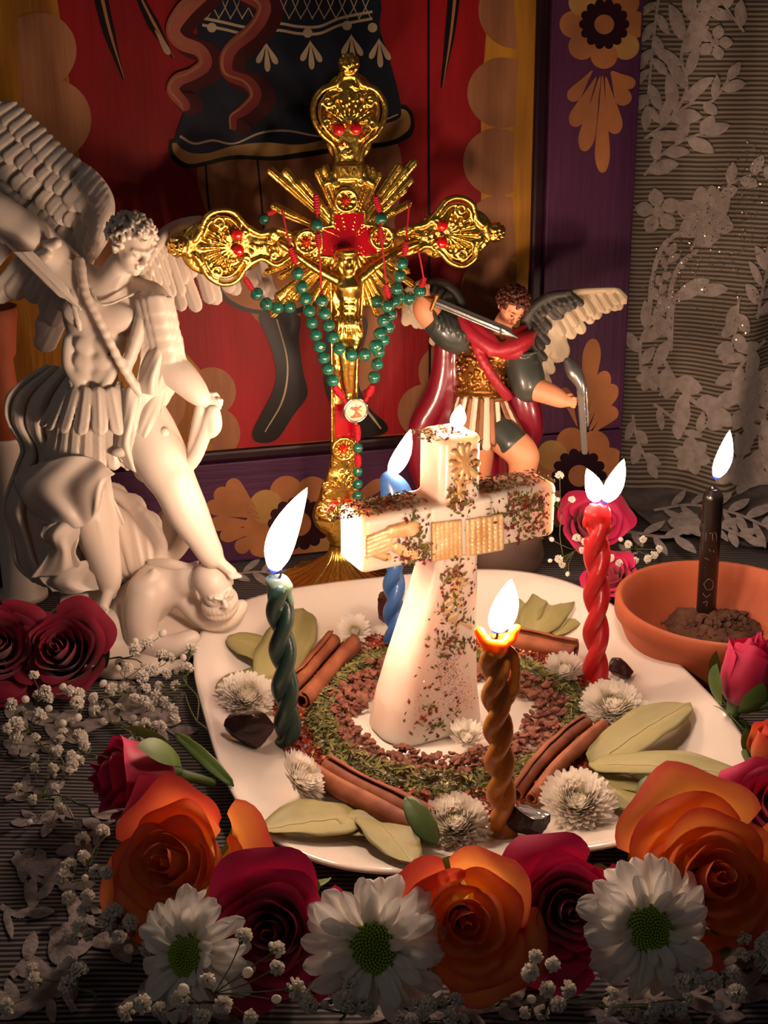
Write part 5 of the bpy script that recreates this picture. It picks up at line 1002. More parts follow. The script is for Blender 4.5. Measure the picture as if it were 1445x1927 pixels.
# fluted foot
ft = Q(640, 1035, 0)[2]; v = []; seg = 120; prof = [(.55, ft + .4), (.62, ft), (.95, ft - .5), (1.9, ft - 1.15), (3.0, ft - 1.7), (3.6, .25), (3.65, 0), (0, 0)]
P8 = spline(np.array(prof[:6]), 5).tolist() + prof[6:]
for r, z in P8:
    for k in range(seg): t = 2 * math.pi * k / seg; rr = r * (1 + (.05 * math.cos(30 * t) + .03 * math.cos(12 * t)) * (r > .5) * min(1, z * 2 + .3)); v.append((rr * math.cos(t), rr * math.sin(t), z))
uc = Q(637, 1092)[0]; v = np.array(v); v[:, 0] += uc
mk('fluted_foot', Qx(v), [(i * seg + k, i * seg + (k + 1) % seg, (i + 1) * seg + (k + 1) % seg, (i + 1) * seg + k)[::-1] for i in range(len(P8) - 1) for k in range(seg)], m_gold, crux)
def prism(pts, w0, w1, m, name, parent, mapf=Qx):
    P_ = [Q(x, y, w0) for x, y in pts]; n = len(P_); B_ = [p + np.array([0, w0 - w1, 0]) for p in P_]; return mk(name, mapf(np.array(P_ + B_)), [tuple(range(n, 2 * n))[::-1], tuple(range(n))] + [(i, (i + 1) % n, n + (i + 1) % n, n + i) for i in range(n)], m, parent, smooth=False)
prism([(630, 402), (682, 400), (682, 428), (708, 428), (708, 480), (606, 484), (606, 432), (630, 430)], .2, .34, m_enam, 'red_enamel', crux)
prism([(629, 760), (671, 760), (670, 824), (630, 824)], .2, .36, m_enam, 'red_enamel', crux)
for x, y, r in ((638, 243, .36), (670, 242, .36), (446, 441, .34), (449, 471, .34), (833, 425, .34), (832, 457, .34), (628, 952, .36), (655, 948, .32)):
    v, f = ico(r, 3); p = Q(x, y, .62); mk('gem', Qx(v * (1, .8, 1) + p), f, m_gem, crux)
for x, y in ((651, 377), (577, 455), (718, 447), (647, 845)):
    n = 16; vv = [Q(x, y, .9)] + [Q(x + (11 if k % 2 else 6.5) * math.cos(k * math.pi / 8), y + (11 if k % 2 else 6.5) * math.sin(k * math.pi / 8), .62) for k in range(n)]; mk('star_gem', Qx(np.array(vv)), [(0, 1 + (k + 1) % n, 1 + k) for k in range(n)], m_gem, crux, smooth=False)
def text_mesh(name, s, size, ext, m, parent, o, eu, ev, ew):
    cu = bpy.data.curves.new(name, 'FONT'); cu.body = s; cu.size = size * U; cu.extrude = ext * U; cu.align_x = 'CENTER'; cu.align_y = 'CENTER'; t = bpy.data.objects.new(name, cu); COL.objects.link(t)
    bpy.context.view_layer.update(); me = bpy.data.meshes.new_from_object(t.evaluated_get(bpy.context.evaluated_depsgraph_get())); bpy.data.objects.remove(t); me.materials.clear(); me.materials.append(m)
    ob = bpy.data.objects.new(name, me); COL.objects.link(ob); ob.parent = parent; Mx = Matrix((tuple(eu), tuple(ev), tuple(ew))).transposed().to_4x4(); Mx.translation = Vector((o - ORG[parent.name]) * U); ob.matrix_local = Mx; return ob
text_mesh('inscription', 'INRI', .78, .07, m_gold, crux, Qx(np.array([Q(657, 322, .62)]))[0], XP.eu, XP.ev, XP.ew)

m_bead = mat('green_bead', '145A4A', .15, c2='22705C', vs=120, coat=1); m_beadg = mat('gold_speck', 'D8B25A', .25, metal=1); m_cord = mat('red_cord', 'B81026', .6, bump=.8, bs=300); m_silver = mat('bright_silver', 'D6D0C8', .15, metal=1); m_med = mat('medal_print', 'E8CBA8', .25, coat=1); m_medp = mat('medal_figure', 'A8643A', .4)
ros = thing('bead_rosary', 'green bead rosary with red cord and round medal hung on the crucifix', 'rosary', Qx(np.array([Q(669, 772, 1.2)]))[0])
v, f = ico(1, 3); BEAD = mesh('bead', v * U, f, m_bead); mb = MB(); R = random.Random(9)
for i in range(9):
    d = nrm([R.gauss(0, 1), R.gauss(0, 1), R.gauss(0, 1)]); a, b, _ = frame_of(d); s = R.uniform(.25, .5); t = R.uniform(0, 3); u_ = a * math.cos(t) + b * math.sin(t); w_ = np.cross(d, u_)
    mb.add([nrm(d + u_ * s) * 1.02, nrm(d + w_ * s * .5) * 1.03, nrm(d - u_ * s) * 1.02, nrm(d - w_ * s * .3) * 1.02], [(0, 1, 2, 3)])
SPK = mesh('gold_speck', np.concatenate(mb.v) * U, mb.f, m_beadg, False)
def bead(x, y, w=1.15, r=.40):
    p = Qx(np.array([Q(x, y, w)]))[0]; q = Euler((R.uniform(0, 6), R.uniform(0, 6), R.uniform(0, 6))).to_quaternion(); o = inst('bead', BEAD, ros, p - ORG[ros.name], q, r); s = bpy.data.objects.new('gold_speck', SPK); COL.objects.link(s); s.parent = o
for x, y in ((560, 514), (568, 540), (575, 562), (582, 585), (587, 607), (594, 630), (601, 652), (609, 673), (617, 695), (626, 716), (756, 495), (752, 519), (746, 543), (741, 568), (735, 592), (731, 616), (722, 640), (713, 662), (710, 685), (704, 710)): bead(x, y, 1.3)
for x, y in ((606, 566), (611, 590), (618, 612), (627, 635), (638, 656), (661, 668), (686, 667), (706, 651), (715, 628), (722, 603), (729, 576)): bead(x, y, 1.75)
for x, y in ((596, 423), (716, 411)): bead(x, y, .8)
for x, y in ((483, 553), (501, 572), (522, 579), (545, 577), (790, 548), (770, 562), (752, 560), (710, 568)): bead(x, y, .3)
for x, y in ((497, 412), (673, 843), (673, 888), (673, 911), (672, 933)): bead(x, y, 1.3 if x > 600 else -.4, .34)
def cord(pts, w, r=.06, knots=()):
    P_ = Qx(np.array([Q(x, y, w_) for (x, y), w_ in zip(pts, w if hasattr(w, '__len__') else [w] * len(pts))])); v, f = tube(spline(P_, 5), r, 6); mk('cord', v, f, m_cord, ros)
def knot(x0, y0, x1, y1, w, r=.2):
    a = Qx(np.array([Q(x0, y0, w)]))[0]; b = Qx(np.array([Q(x1, y1, w)]))[0]; n = 40; p = a + (b - a) * np.linspace(0, 1, n)[:, None]; rad = r * (.75 + .25 * np.sin(np.linspace(0, math.pi, n))) * (1 + .14 * np.sin(np.linspace(0, 44, n))); v, f = tube(p, rad, 10); mk('cord_knot', v, f, m_cord, ros)
cord([(530, 392), (540, 440), (551, 480)], [.7, .9, 1.1]); knot(546, 466, 557, 496, 1.1); cord([(596, 372), (597, 420), (600, 460), (605, 560)], [.6, .9, 1.3, 1.5]); knot(594, 366, 597, 402, .7); knot(597, 440, 601, 466, 1.2); knot(604, 550, 607, 578, 1.6, .17)
cord([(705, 362), (714, 400), (718, 450), (729, 555)], [.6, .9, 1.3, 1.5]); knot(707, 370, 714, 398, .8); knot(715, 430, 719, 455, 1.1); knot(727, 535, 731, 562, 1.5, .19); cord([(770, 382), (766, 430), (760, 480)], [.6, .9, 1.2]); knot(764, 455, 761, 480, 1.15)
cord([(787, 470), (793, 500), (798, 528)], .5); knot(799, 522, 790, 545, .4, .2); cord([(460, 508), (464, 530), (480, 548)], .4); knot(460, 522, 475, 545, .3, .18); knot(503, 402, 520, 395, .0, .18)
cord([(626, 716), (645, 748), (660, 760)], 1.3); knot(629, 727, 645, 748, 1.3, .24); knot(646, 750, 652, 762, 1.35, .14); knot(701, 725, 693, 745, 1.3, .24); knot(692, 746, 686, 757, 1.35, .13); cord([(672, 796), (673, 870), (672, 950)], 1.3, .05); knot(672, 800, 673, 828, 1.3, .22); knot(673, 856, 674, 878, 1.3, .22); knot(668, 944, 676, 956, 1.3, .2)
mc = Q(669, 772, 1.45); v, f = lathe([(0, -.12), (.78, -.12), (.84, 0), (.8, .1), (.72, .12), (.70, .06), (0, .06)], 40); v = np.stack([v[:, 0], -v[:, 2], v[:, 1]], 1) + mc; md = mk('medal', Qx(v), f, m_silver, ros)
v, f = lathe([(0, .0), (.69, 0), (.66, .05), (.4, .09), (0, .1)], 32); v = np.stack([v[:, 0], -v[:, 2] - .06, v[:, 1]], 1) + mc; mk('medal_picture', Qx(v), f, m_med, md)
mb = MB()
for a_, b_, w_ in (((-.05, .3), (.02, -.1), .1), ((-.05, .1), (-.35, .25), .09), ((0, .1), (.35, .3), .07), ((.02, -.1), (-.2, -.4), .08), ((.02, -.1), (.25, -.3), .08), ((-.35, -.38), (.35, -.35), .07), ((.1, .1), (.38, -.05), .03), ((0, .42), (0, .38), .1)):
    d = np.array(b_) - np.array(a_); q = nrm([-d[1], d[0]])[:2] * w_; mb.add([mc + (p[0], -.175, p[1]) for p in (np.array(a_) + q, np.array(a_) - q, np.array(b_) - q, np.array(b_) + q)], [(0, 1, 2, 3)])
mk('medal_figure_print', Qx(np.concatenate(mb.v)), mb.f, m_medp, md, smooth=False)

# ================================================================ THE TWO WINGED FIGURES
def head(C, c, f, up, s, k=.12, beard=False, hair=0, rr=None, hair_only=False, face_only=False):
    f = nrm(f); sd = nrm(np.cross(f, up)); u = np.cross(sd, f); c = np.array(c, float); W_ = lambda a, b, d: c + (sd * a + f * b + u * d) * s; M_ = np.array([sd, f, u])
    if not hair_only:
        C.ball(W_(0, -.1, .25), (.72 * s, .86 * s, .78 * s), k * s, M_); C.ball(W_(0, .22, -.15), (.57 * s, .6 * s, .78 * s), .2 * s, M_); C.ball(W_(0, .36, -.6), (.38 * s, .38 * s, .3 * s), .25 * s, M_); C.ball(W_(0, .62, -.8), .17 * s, .15 * s)
        for e in (-1, 1):
            C.ball(W_(e * .36, .52, -.14), .2 * s, .18 * s); C.cap(W_(e * .12, .84, .17), W_(e * .42, .68, .2), .1 * s, .07 * s, .12 * s)
            C.ball(W_(e * .27, .92, .05), (.19 * s, .17 * s, .12 * s), .05 * s, M_, sub=True); C.ball(W_(e * .26, .74, .03), .11 * s, .03 * s); C.cap(W_(e * .15, .84, .09), W_(e * .38, .74, .08), .035 * s, .03 * s, .03 * s)
            C.ball(W_(e * .72, -.02, -.05), (.1 * s, .18 * s, .27 * s), .06 * s, M_); C.ball(W_(e * .09, .95, -.24), .085 * s, .06 * s)
        C.cap(W_(0, .84, .12), W_(0, 1.05, -.2), .07 * s, .11 * s, .08 * s); C.cap(W_(-.16, .82, -.41), W_(.16, .82, -.41), .06 * s, .06 * s, .06 * s); C.ball(W_(0, .88, -.41), .075 * s, .05 * s); C.cap(W_(-.12, .83, -.53), W_(.12, .83, -.53), .07 * s, .07 * s, .06 * s)
        C.cap(W_(-.2, .93, -.47), W_(.2, .93, -.47), .045 * s, .045 * s, .03 * s, sub=True)
        if beard:
            C.cap(W_(-.3, .86, .3), W_(-.1, .95, .18), .06 * s, .06 * s, .06 * s); C.cap(W_(.3, .86, .3), W_(.1, .95, .18), .06 * s, .06 * s, .06 * s)
            for i in range(34): a = -1.9 + 3.8 * (i % 17) / 16; z = -.45 - .3 * (i // 17); p = (.6 * math.sin(a), .22 + .5 * math.cos(a), z); C.chain([W_(*p), W_(p[0] * 1.08, p[1] * 1.12, z - .2), W_(p[0] * .9, p[1] * 1.15, z - .4)], [.11 * s, .1 * s, .04 * s], .06 * s, 2)
    if hair:
        rr = rr or random.Random(2)
        for i in range(hair):
            k_ = (i + .5) / hair; z = 1 - 1.25 * k_; a = i * 2.39996; r = math.sqrt(max(0, 1 - z * z)); d = np.array([r * math.cos(a), r * math.sin(a), z])
            if d[1] > .52 and d[2] < .48: continue
            p = np.array([0, -.1, .25]) + d * (.78, .9, .84); t1, t2, _ = frame_of(d); w = rr.uniform(.13, .2); ph = rr.uniform(0, 6)
            C.chain([W_(*(p + (t1 * math.cos(ph + q) + t2 * math.sin(ph + q)) * w * (1 - q * .12) + d * .05 * q)) for q in np.linspace(0, 4.6, 6)], [.1 * s, .1 * s, .09 * s, .08 * s, .07 * s, .05 * s], .03 * s, 1)
    return W_
def hand(C, wr, d, n, s, curl=1.2, k=.06):
    d = nrm(d); n = nrm(np.asarray(n) - d * np.dot(n, d)); sd = np.cross(d, n); wr = np.array(wr, float); M_ = np.array([sd, d, n])
    C.ball(wr + d * .45 * s, (.42 * s, .5 * s, .2 * s), k * 2, M_)
    for i, L in enumerate((.62, .72, .68, .54)):
        b = wr + d * .85 * s + sd * (-.32 + .21 * i) * s; p = [b]; a = curl * .25
        for seg in range(3): p.append(p[-1] + (d * math.cos(a) - n * math.sin(a)) * L * s * .36); a += curl
        C.chain(p, [.115 * s, .11 * s, .1 * s, .08 * s], k * .5, 2)
    t0 = wr + d * .3 * s - sd * .36 * s; C.chain([t0, t0 + (d * .3 - sd * .2 - n * .2) * s, t0 + (d * .55 - sd * .02 - n * .42) * s], [.14 * s, .12 * s, .09 * s], k, 2)
def foot(C, an, d, s, k=.1):
    d = nrm(d); sd = nrm(np.cross(d, (0, 0, 1))); C.cap(an, an + d * 1.1 * s - np.array([0, 0, .45]) * s, .34 * s, .3 * s, .2 * s); C.ball(an - d * .15 * s - np.array([0, 0, .4]) * s, .32 * s, .2 * s)
    for i in range(5): b = an + d * 1.25 * s + sd * (-.28 + .14 * i) * s - np.array([0, 0, .58]) * s - d * .05 * i * s; C.cap(b, b + d * (.34 - .03 * i) * s - np.array([0, 0, .06]) * s, (.13 - .01 * i) * s, .09 * s, .04 * s)
def lerp(a, b, t): return np.asarray(a, float) * (1 - t) + np.asarray(b, float) * t
def wing(C, S_, edge, d0, d1, L0, L1, rows, thick, pxc, nrmv, re=14, seed=0):
    """feather rows hanging from a leading edge given on the photograph; rows: (count, start, length, half-width px, depth shift)"""
    rr = random.Random(seed); E_ = spline(np.array(edge, float), 8); n = len(E_)
    for i in range(n - 1): r0 = re * pxc * (1 - .5 * i / n); C.cap(S_(*E_[i]), S_(*E_[i + 1]), r0, r0, .15)
    for cnt, st, ln, hw, dz in rows:
        for j in range(cnt):
            e = j / (cnt - 1); q = E_[min(n - 1, int(e * (n - 1)))]; d = lerp(d0, d1, e); d = d / math.hypot(*d); L = (L0 + (L1 - L0) * e) * rr.uniform(.95, 1.05)
            ln_ = ln * rr.uniform(.9, 1.08); d = d + np.array([rr.gauss(0, .035), rr.gauss(0, .035)]); a = np.array([q[0] + d[0] * L * st, q[1] + d[1] * L * st, q[2] + dz + .16]); b = np.array([q[0] + d[0] * L * (st + ln_), q[1] + d[1] * L * (st + ln_), q[2] + dz * 1.1 - .1]); nn = np.asarray(nrmv) + np.array([rr.gauss(0, .06) + .16, 0, 0]); m_ = (a + b) / 2
            C.flat(S_(*a), S_(*b), hw * pxc * .8, hw * pxc, nn, thick, .05, thick * .3)

m_marb = mat('white_resin_stone', 'DED0C2', .42, sss=.25, sssr=.006, bump=.08, bs=80)
Y0 = 10.5
def S(px, py, dy=0.0): return V(px, py, Y0 + dy)
PC1 = .0312
st = thing('winged_warrior_statue', 'white stone-like statue of a winged warrior trampling a bearded demon', 'statue', (S(240, 1230)[0], 10.5, 0))
lo, hi = (-24.5, 4.5, -.2), (-6.5, 16, 27)
C = Clay((-22, 4, 0), (-7.5, 14.5, 27), .08)
def cp(a, b, ra, rb, k=.3): C.cap(S(*a), S(*b), ra * PC1, rb * PC1, k)
def ch(P_, R_, k=.3, n=4): C.chain([S(*p) for p in P_], [r * PC1 for r in R_], k, n)
# torso in a moulded cuirass
C.ball(S(185, 590, 0), (1.95, 1.4, 2.3), .4); C.ball(S(172, 680, 0), (1.5, 1.2, 2.3), .5); C.ball(S(180, 755, 0), (1.9, 1.5, 1.4), .5); cp((130, 520, .2), (278, 560, .1), 30, 30, .5)
for x, y in ((152, 585), (222, 598)): C.ball(S(x, y, -1.05), (1.0, .45, .78), .3)
for i in range(3):
    for s in (-1, 1): C.ball(S(176 + s * 19 - i * 2, 650 + i * 30, -1.15), (.5, .2, .44), .22)
for s in (-1, 1): C.chain([S(178 + s * 48, 640, -.75), S(172 + s * 42, 690, -.85), S(176 + s * 20, 730, -1.3)], [.35, .3, .25], .2)
C.chain([S(130, 715, -1.1), S(150, 760, -1.75), S(180, 778, -1.95), S(212, 760, -1.8), S(228, 720, -1.3)], .1, .08); C.chain([S(136, 715, -1.1), S(155, 752, -1.7), S(180, 768, -1.9), S(207, 753, -1.75), S(222, 718, -1.3)], .06, .05)
C.chain([S(160, 525, -1.0), S(185, 568, -1.5), S(205, 572, -1.5), S(235, 560, -1.35), S(262, 548, -1.0)], .07, .08)
cp((203, 540, -.2), (228, 498, -.5), 27, 24, .35); C.cap(S(218, 540, -.9), S(236, 505, -.95), .16, .14, .2)
hc = S(247, 462, -.9); H_ = Clay(hc - 2.4, hc + 2.4, .045); cc = C; head(H_, hc, (.66, -.68, -.40), (.22, -.1, 1), 1.36, k=.06, hair=80); H_.cap(S(212, 525, -.4), S(228, 498, -.6), .7, .7, .3); hd_ = H_
# raised arm, scale sleeve
ch([(130, 520, .1), (85, 475, -.5), (30, 425, -1.0), (-25, 380, -1.2)], [36, 34, 30, 24]); C.ball(S(52, 440, -1.0), (1.1, 1.0, .9), .4)
R = random.Random(5)
for i in range(5):
    for j in range(6):
        a = S(112 + i * 9 - j * 3, 482 + i * 6 + j * 9, -1.0 - .25 * math.sin(j * .6)); C.flat(a, a + np.array([.1, -.05, -.3]), .24, .2, (.1, -1, .1), .12, .03)
for x, y in ((100, 457), (84, 479)): C.cap(S(x - 10, y + 4, -1.7), S(x + 6, y, -1.9), .3, .3, .1)
# lowered arm
ch([(285, 575, 0), (300, 630, -.6), (312, 690, -1.1)], [35, 31, 25]); ch([(308, 680, -1.0), (345, 712, -1.5), (378, 748, -1.9)], [27, 24, 16]); hand(C, S(380, 752, -1.9), (.75, -.1, -.25), (0, -1, .3), .95, 1.4)
for i in range(6):
    for j in range(6):
        x = 262 + i * 11 + j * 5; y = 562 + j * 23 - (3 - i) ** 2 * -1.0; a = S(x, y, -1.25 - .62 * math.sin((i + .5) / 6 * 3.14)); C.flat(a, a + np.array([.12, -.05, -.62]), .27, .3, (.25 * (i - 2.5), -1, .2), .13, .03)
# straps of the skirt
for row, (n, y0, y1, w, g) in enumerate(((11, 775, 858, 13, 0), (9, 742, 790, 15, -.3))):
    for i in range(n):
        a = -1.35 + 2.7 * i / (n - 1); x0, x1 = 186 + 76 * math.sin(a), 188 + (100 + 6 * row) * math.sin(a) ; d0, d1 = -1.5 * math.cos(a) + g, -2.0 * math.cos(a) + g - .1
        C.flat(S(x0, y0 - 30 * (1 - row), d0), S(x1, y1 + 14 * math.cos(a * 1.2), d1), w * PC1 * .9, w * PC1, (math.sin(a), -math.cos(a), .1), .16, .04, .05)
        C.cap(S(x1, y1 + 12, d1 - .15), S(x0, y0, d0 - .15), .06, .06, .04)
C.ball(S(185, 800, .1), (2.4, 1.6, 1.9), .2)
# legs
ch([(262, 790, -.4), (300, 860, -1.4), (328, 912, -2.1)], [52, 47, 36]); ch([(326, 905, -2.1), (352, 962, -2.2), (385, 1022, -2.3), (400, 1050, -2.3)], [35, 34, 23, 18]); C.ball(S(332, 908, -2.6), (.75, .6, .8), .3)
foot(C, S(402, 1048, -2.4), (.95, -.25, -.35), 1.0)
ch([(140, 850, 0), (160, 930, -.7)], [50, 38]); ch([(160, 925, -.7), (178, 990, -.7), (198, 1060, -.9), (206, 1100, -1.0)], [36, 37, 26, 19]); foot(C, S(206, 1108, -1.1), (-.15, -1, -.1), 1.05)
C.chain([S(185, 980, -1.7), S(203, 1080, -1.5)], [.14, .12], .15)
fg_ = C.put('figure', m_marb, st); hd_.put('head', m_marb, fg_)
# sword
C = Clay((-24, 5.5, 14), (-15, 10, 24), .06); C.flat(S(-40, 390, -2.6), S(118, 548, -2.8), .42, .36, (.1, -1, .15), .1, .02, .1); C.flat(S(110, 540, -2.8), S(153, 583, -2.85), .36, .03, (.1, -1, .15), .1, .02, .1); C.put('sword', m_marb, st)
# drapery
C = Clay((-25, 4.5, 0), (-7.5, 16, 24), .085)
for P_, R_ in (([(150, 492, -.9), (160, 550, -1.75), (190, 610, -2.0), (225, 680, -2.05), (262, 738, -1.75)], [9, 7, 7, 7, 8]), ([(140, 500, -.8), (140, 560, -1.2), (150, 620, -1.4)], [10, 8, 4]), ([(278, 560, -.8), (262, 620, -1.3), (240, 690, -1.8)], [13, 12, 9]),
    ([(318, 650, .2), (332, 690, -.2), (310, 725, -.8), (275, 745, -1.2), (262, 800, -1.7), (235, 845, -2.2), (215, 852, -2.3)], [9, 10, 10, 10, 10, 9, 5]), ([(300, 690, -.5), (275, 720, -1.2), (255, 770, -1.8), (250, 830, -2.1), (240, 880, -1.9)], [8, 8, 9, 10, 6]),
    ([(265, 750, -1.2), (285, 800, -1.3), (300, 822, -1.7), (310, 812, -1.9)], [10, 12, 10, 8]), ([(270, 780, -1.2), (272, 840, -1.5), (262, 885, -1.5), (275, 905, -1.3)], [9, 11, 9, 5]), ([(330, 640, .4), (326, 700, .2), (290, 760, .4)], [14, 16, 20]),
    ([(398, 772, -2.1), (385, 815, -2.0), (366, 862, -1.8), (342, 890, -1.5), (335, 893, -1.3)], [9, 11, 11, 9, 6]), ([(402, 772, -2.1), (404, 800, -2.1), (398, 815, -2.0)], [10, 11, 8]), ([(378, 762, -1.9), (372, 800, -1.8), (360, 850, -1.6)], [8, 10, 8])):
    C.chain([S(*p) for p in P_], [r * PC1 for r in R_], .18)
C.put('drapery', m_marb, st)
# cape: billowing cloth sheets with folds
def cloth_sheet(mb, rows, nf, amp, th=.16, nu=64, nv=56, ph=0.0, drift=.6, env=True):
    Rw = []
    for r in rows:
        q = spline(np.array(r, float), 12); t = np.linspace(0, len(q) - 1, nu); i = np.minimum(t.astype(int), len(q) - 2); f_ = (t - i)[:, None]; Rw.append(q[i] * (1 - f_) + q[i + 1] * f_)
    Rw = np.array(Rw); out = []
    for k in range(nu): q = spline(Rw[:, k], 12); t = np.linspace(0, len(q) - 1, nv); i = np.minimum(t.astype(int), len(q) - 2); f_ = (t - i)[:, None]; out.append(q[i] * (1 - f_) + q[i + 1] * f_)
    out = np.array(out); P_ = []
    for i in range(nu):
        for j in range(nv):
            s, t = i / (nu - 1), j / (nv - 1); w = 2 * math.pi * (nf * s + ph + drift * math.sin(2.6 * t + ph)); d = amp * (math.sin(w) + .3 * math.sin(2.1 * w + 3 * t)) * (.35 + .65 * math.sin(math.pi * min(1, .12 + t * .9))); x, y, z = out[i, j]; P_.append(S(x, y, z - d))
    T, F = thicken(P_, nu, nv, th); mb.add(T, F)
mb = MB()
cloth_sheet(mb, [[(88, 688, 1.4), (110, 690, .9), (140, 700, .2)], [(20, 735, 1.0), (60, 745, .5), (125, 750, -.2)], [(10, 785, .6), (55, 800, .1), (120, 810, -.6)], [(40, 840, .4), (80, 850, -.2), (125, 855, -.9)], [(30, 880, .2), (80, 895, -.4), (140, 900, -.9)],
    [(6, 955, .1), (70, 960, -.5), (160, 960, -.6)], [(22, 1010, 0), (80, 1020, -.5), (170, 1020, -.4)], [(30, 1060, -.2), (95, 1075, -.7), (185, 1080, -.6)], [(58, 1092, -.5), (110, 1110, -.9), (190, 1112, -.8)]], 3.2, .34, .2)
cloth_sheet(mb, [[(34, 888, -.6), (80, 872, -1.6), (135, 858, -2.3), (182, 866, -2.6), (216, 892, -2.9)], [(28, 905, -.9), (80, 900, -2.0), (135, 898, -2.8), (180, 905, -3.0), (196, 906, -2.9)], [(40, 935, -1.0), (90, 930, -2.1), (140, 930, -2.9), (178, 932, -3.0), (188, 936, -2.9)],
    [(60, 962, -1.2), (105, 962, -2.3), (145, 965, -2.8), (172, 965, -2.8), (182, 958, -2.7)], [(80, 985, -1.6), (110, 990, -2.3), (140, 992, -2.4), (158, 988, -2.3), (166, 980, -2.2)]], 1.6, .28, .2, ph=.4)
cloth_sheet(mb, [[(84, 992, -2.0), (110, 982, -2.5), (150, 985, -2.4)], [(78, 1010, -2.3), (105, 1008, -2.7), (148, 1012, -2.3)], [(95, 1030, -2.2), (120, 1038, -2.3), (142, 1040, -1.9)], [(80, 1058, -2.0), (115, 1068, -2.0), (150, 1062, -1.7)], [(58, 1086, -1.6), (90, 1082, -1.8), (125, 1080, -1.6)]], 1.3, .22, .18, ph=.1)
cloth_sheet(mb, [[(70, 1075, -1.2), (120, 1062, -1.5), (182, 1050, -1.2)], [(80, 1095, -1.4), (125, 1092, -1.8), (186, 1080, -1.4)], [(100, 1112, -1.4), (140, 1116, -1.8), (186, 1108, -1.4)]], 1.5, .15, .2)
cloth_sheet(mb, [[(120, 865, -.8), (150, 860, -1.5), (205, 860, -1.6)], [(130, 920, -.4), (160, 930, -.6), (212, 930, -.4)], [(120, 1000, .4), (170, 1000, .3), (240, 1000, .6)], [(130, 1100, .3), (180, 1110, .4), (250, 1090, .5)]], 2.2, .2, .2)
cloth_sheet(mb, [[(212, 742, -1.5), (245, 728, -1.7), (292, 735, -.9), (312, 722, -.2)], [(222, 790, -1.9), (252, 785, -2.2), (285, 790, -1.9), (304, 800, -1.5)], [(216, 840, -2.2), (245, 838, -2.4), (272, 842, -2.2), (312, 818, -1.7)], [(228, 868, -2.1), (250, 885, -2.2), (268, 895, -2.0), (290, 880, -1.6)]], 2.4, .2, .16, ph=.2)
cloth_sheet(mb, [[(268, 640, -1.2), (300, 650, -1.8), (334, 640, -.9)], [(262, 690, -1.5), (300, 700, -2.1), (333, 690, -1.1)], [(250, 735, -1.7), (290, 742, -2.0), (318, 720, -1.2)]], 2.2, .14, .14)
mb.put('cape', m_marb, st)

# wings
C = Clay((-26, 8, 9), (-12, 17, 31), .075)
rows = ((19, .2, .80, 20, .6), (18, .1, .62, 19, .3), (20, .05, .46, 17, .05), (22, .02, .33, 14, -.18), (25, 0, .22, 12, -.38), (28, -.03, .12, 10, -.5))
wing(C, S, [(168, 475, 1.6), (192, 425, 1.6), (198, 378, 1.7), (172, 335, 1.9), (118, 296, 2.2), (66, 246, 2.6), (10, 195, 3.0), (-50, 145, 3.3)], (-.42, .9), (-.85, .5), 190, 330, rows, .13, PC1, (.1, -1, .1), 16, 1)
C.ball(S(180, 410, 1.7), (.8, .5, 1.6), .3); C.put('wing', m_marb, st)
C = Clay((-15.5, 11.5, 10), (-4.5, 22.3, 24.5), .08)
rows = ((14, .1, .90, 15, .35), (14, .06, .60, 13, .25), (16, .03, .36, 10, .12), (18, 0, .18, 8, .02))
wing(C, S, [(262, 505, 3.0), (290, 462, 5.5), (322, 430, 8.6), (372, 416, 9.4), (425, 424, 10.1), (478, 448, 10.6)], (.3, 1), (.3, .95), 170, 105, rows, .11, PC1 * 1.1, (-.45, -.85, .1), 11, 2)
C.put('wing', m_marb, st)
# demon
C = Clay((-17.5, 5, -.05), (-6.5, 17, 11.5), .075)
cp((250, 1150, .3), (300, 1105, -.3), 52, 46, .5); cp((300, 1100, -.2), (352, 1092, -.8), 42, 30, .5); C.ball(S(282, 1112, -1.0), (1.25, 1.1, 1.25), .4); ch([(276, 1118, -1.4), (264, 1165, -1.9), (268, 1215, -2.2)], [34, 30, 24]); ch([(268, 1212, -2.2), (320, 1218, -2.6), (362, 1200, -2.4)], [24, 20, 14])
ch([(350, 1120, -.6), (385, 1160, -.9), (425, 1165, -1.0), (455, 1140, -.4)], [26, 20, 17, 12]); C.chain([S(250, 1130, -1.7), S(290, 1075, -1.4)], [.3, .2], .3); ch([(245, 1150, -.6), (232, 1200, -1.4), (245, 1240, -1.9)], [38, 34, 22])
hc = S(403, 1104, -2.0); H_ = Clay(hc - 2.6, hc + 2.6, .045); head(H_, hc, (.5, -.82, -.3), (-.25, -.1, 1), 1.45, k=.05, beard=True); H_.cap(S(372, 1092, -1.2), hc, .8, .7, .3); cp((355, 1090, -.9), (390, 1092, -1.3), 28, 24, .3)
for i in range(12): C.chain([S(372 + i * 5, 1070 + (i % 3) * 3, -1.3 - .1 * i), S(366 + i * 4, 1088, -1.5), S(362 + i * 2, 1108, -1.3)], [.12, .12, .06], .06, 2)
dm_ = C.put('demon', m_marb, st); H_.put('head', m_marb, dm_)
C = Clay((-18, 8, 2), (-6.5, 16, 12.5), .08)
for a_, b_ in (((182, 930, 1.3), (232, 1060, .6)), ((212, 938, 1.2), (250, 1060, .5)), ((245, 958, 1.0), (268, 1062, .3)), ((275, 990, .8), (282, 1060, .3))): C.flat(S(*a_), S(*b_), .95, .9, (.15, -1, .1), .22, .2, .12)
